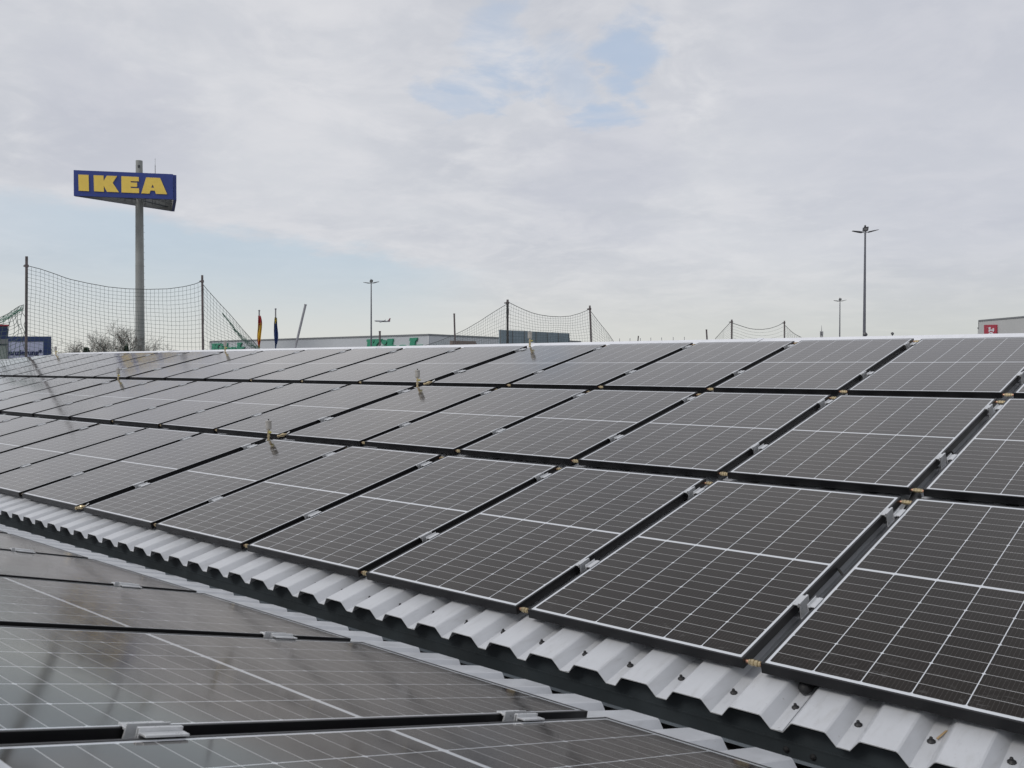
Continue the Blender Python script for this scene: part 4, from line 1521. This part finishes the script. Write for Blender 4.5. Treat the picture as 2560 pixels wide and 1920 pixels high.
# ------------------------------------------------------------------ aeroplane
DP = 2250.0
pp = at(956, 803, DP)
pl = thing('airliner', 'small pale airliner flying left above the grey store', 'airplane', pp)
rt = Vector((RIGHT.x, RIGHT.y, 0)).normalized(); fw = Vector((FWD.x, FWD.y, 0)).normalized()
zax = Vector((0, 0, 1))
nose = (-rt * math.cos(R_(12)) - fw * math.sin(R_(12)) + zax * 0.035).normalized()
lat = nose.cross(zax).normalized()
upv = lat.cross(nose)
B3 = Matrix((nose, -lat, upv)).transposed().to_4x4()
pl.matrix_world = Matrix.Translation(pp) @ B3
RXp = Matrix.Rotation(R_(90), 4, 'Y')
mb = MB()
mb.lathe([(.15, 19.6), (.9, 18.7), (1.5, 17.2), (1.9, 15), (1.95, 8), (1.95, -7), (1.7, -11), (1.1, -16), (.4, -19.4)], 18, RXp)
mb.build('fuselage', M['plane'], pl)
for s_ in (-1, 1):
    mb = MB()
    mb.add([(4, s_ * 1.6, -.9), (-3.2, s_ * 1.6, -.9), (-6.2, s_ * 17, 1.1), (-4.4, s_ * 17, 1.1), (4, s_ * 1.6, -.4), (-3.2, s_ * 1.6, -.5), (-6.2, s_ * 17, 1.25), (-4.4, s_ * 17, 1.25)],
           [(0, 1, 2, 3), (7, 6, 5, 4), (0, 3, 7, 4), (1, 5, 6, 2), (2, 6, 7, 3)])
    mb.add([(-4.4, s_ * 17, 1.1), (-6.2, s_ * 17, 1.1), (-7.2, s_ * 17.6, 3.5), (-6.4, s_ * 17.6, 3.5), (-4.4, s_ * 17.15, 1.1), (-6.2, s_ * 17.15, 1.1), (-7.2, s_ * 17.7, 3.5), (-6.4, s_ * 17.7, 3.5)],
           [(0, 1, 2, 3), (7, 6, 5, 4), (0, 3, 7, 4), (1, 5, 6, 2), (2, 6, 7, 3)])
    mb.build('wing', M['planedark'], pl)
    mb = MB(); mb.lathe([(.7, 2.6), (1.15, 2.3), (1.2, .5), (.8, -1.8), (.5, -2.2)], 12, Matrix.Translation((4.0, s_ * 4.9, -2.0)) @ RXp)
    mb.build('engine', M['plane'], pl)
    mb = MB()
    mb.add([(-14.2, s_ * .8, .8), (-17.6, s_ * .8, .8), (-19.3, s_ * 7, 1.5), (-17.8, s_ * 7, 1.5), (-14.2, s_ * .8, 1.1), (-17.6, s_ * .8, 1.0), (-19.3, s_ * 7, 1.6), (-17.8, s_ * 7, 1.6)],
           [(0, 1, 2, 3), (7, 6, 5, 4), (0, 3, 7, 4), (1, 5, 6, 2), (2, 6, 7, 3)])
    mb.build('tailplane', M['planedark'], pl)
mb = MB()
mb.prism([(-10.5, 1.6), (-13.8, 3.0), (-17.6, 8.6), (-20.0, 8.6), (-18.2, 1.0)], -.2, .2, 'y')
mb.build('tail_fin', M['planetail'], pl)

# ------------------------------------------------------------------ trees
def bare_tree(px, pyt, D, spread, label, seed, nest=False):
    rn_ = random.Random(seed)
    top = at(px, pyt, D)
    t = thing('bare_tree', label, 'tree', (top.x, top.y, GZ), group='bare winter trees')
    H = top.z - GZ
    tr, cr = MB(), MB()
    def limb(p, d, L, r, lv, mb_):
        """one limb with side shoots all along it; the crown comes out round and twiggy"""
        n_ = 5 if lv < 2 else 4 if lv == 2 else 3
        q = p
        for s_ in range(n_):
            d = (d + Vector((rn_.gauss(0, .10), rn_.gauss(0, .10), rn_.gauss(.02, .07)))).normalized()
            e = q + d * (L / n_)
            ra, rb = r * (1 - .75 * s_ / n_), r * (1 - .75 * (s_ + 1) / n_)
            ra, rb = max(ra, .0125), max(rb, .0105)
            mb_.tube(q, e, ra, rb, 7 if lv == 0 else 5 if lv == 1 else 3, cap=False)
            q = e
            if lv < 4 and not (lv == 0 and s_ < 1):
                for _ in range(2 if lv in (0, 1, 3) or rn_.random() < .55 else 1):
                    a_ = rn_.uniform(0, 6.283)
                    sd_ = Vector((math.cos(a_), math.sin(a_), rn_.uniform(-.1, .5)))
                    k_ = (.62 - .07 * s_) if lv == 0 else rn_.uniform(.42, .62)
                    limb(q, (d * (.75 if lv else .55) + sd_ * .8 * spread).normalized(), L * k_, rb * .55, lv + 1, cr)
    limb(Vector((0, 0, 0)), Vector((rn_.uniform(-.05, .05), rn_.uniform(-.05, .05), 1)), H * .78, H * .016, 0, tr)
    mz = max(v[2] for v in cr.v)
    k_ = H / mz
    for mb_ in (tr, cr): mb_.v = [(v[0] * k_, v[1] * k_, v[2] * k_) for v in mb_.v]
    tr.build('trunk', M['bark'], t)
    cr.build('crown', M['bark'], t)
    return t


bare_tree(300, 794, 118, 0.8, 'largest bare tree just left of the pylon pole', 4)
bare_tree(255, 822, 120, 0.85, 'medium bare tree left of the largest bare tree', 9)
bare_tree(186, 845, 110, 1.1, 'small bare tree left of the dark evergreen bush', 14)
bare_tree(140, 848, 105, 1.1, 'small bare tree right beside the billboard', 22)
bare_tree(384, 857, 125, 1.1, 'lowest bare tree right of the pylon pole', 31)


def evergreen(px, pyt, D, wpx, label, seed):
    rn_ = random.Random(seed)
    top = at(px, pyt, D)
    t = thing('evergreen_bush', label, 'bush', (top.x, top.y, GZ), group='dark evergreens')
    H = top.z - GZ; Wd = wpx * D / F / 2
    mb = MB(); mb.tube((0, 0, 0), (0, 0, H * .8), .16, .06, 8); mb.build('trunk', M['bark'], t)
    mb = MB()
    for _ in range(2600):
        a = rn_.uniform(0, 6.283); zz = rn_.uniform(.15, 1) ** .8
        rr = Wd * (1.02 - .75 * max(0, zz - .55) / .45) * math.sqrt(rn_.random()) * (1 + .25 * math.sin(a * 3 + seed) * math.sin(zz * 9))
        c = Vector((rr * math.cos(a), rr * math.sin(a), H * zz * rn_.uniform(.93, 1.0)))
        d1 = Vector((rn_.gauss(0, 1), rn_.gauss(0, 1), rn_.gauss(0, 1))).normalized() * .20
        d2 = d1.orthogonal().normalized() * .10
        mb.add([c - d1, c + d2, c + d1, c - d2], [(0, 1, 2, 3)])
    mb.build('crown', M['leaf'], t)


evergreen(216, 868, 105, 36, 'wide dark evergreen bush between the bare trees', 3)
evergreen(316, 862, 108, 24, 'small dark evergreen beside the pylon pole', 6)
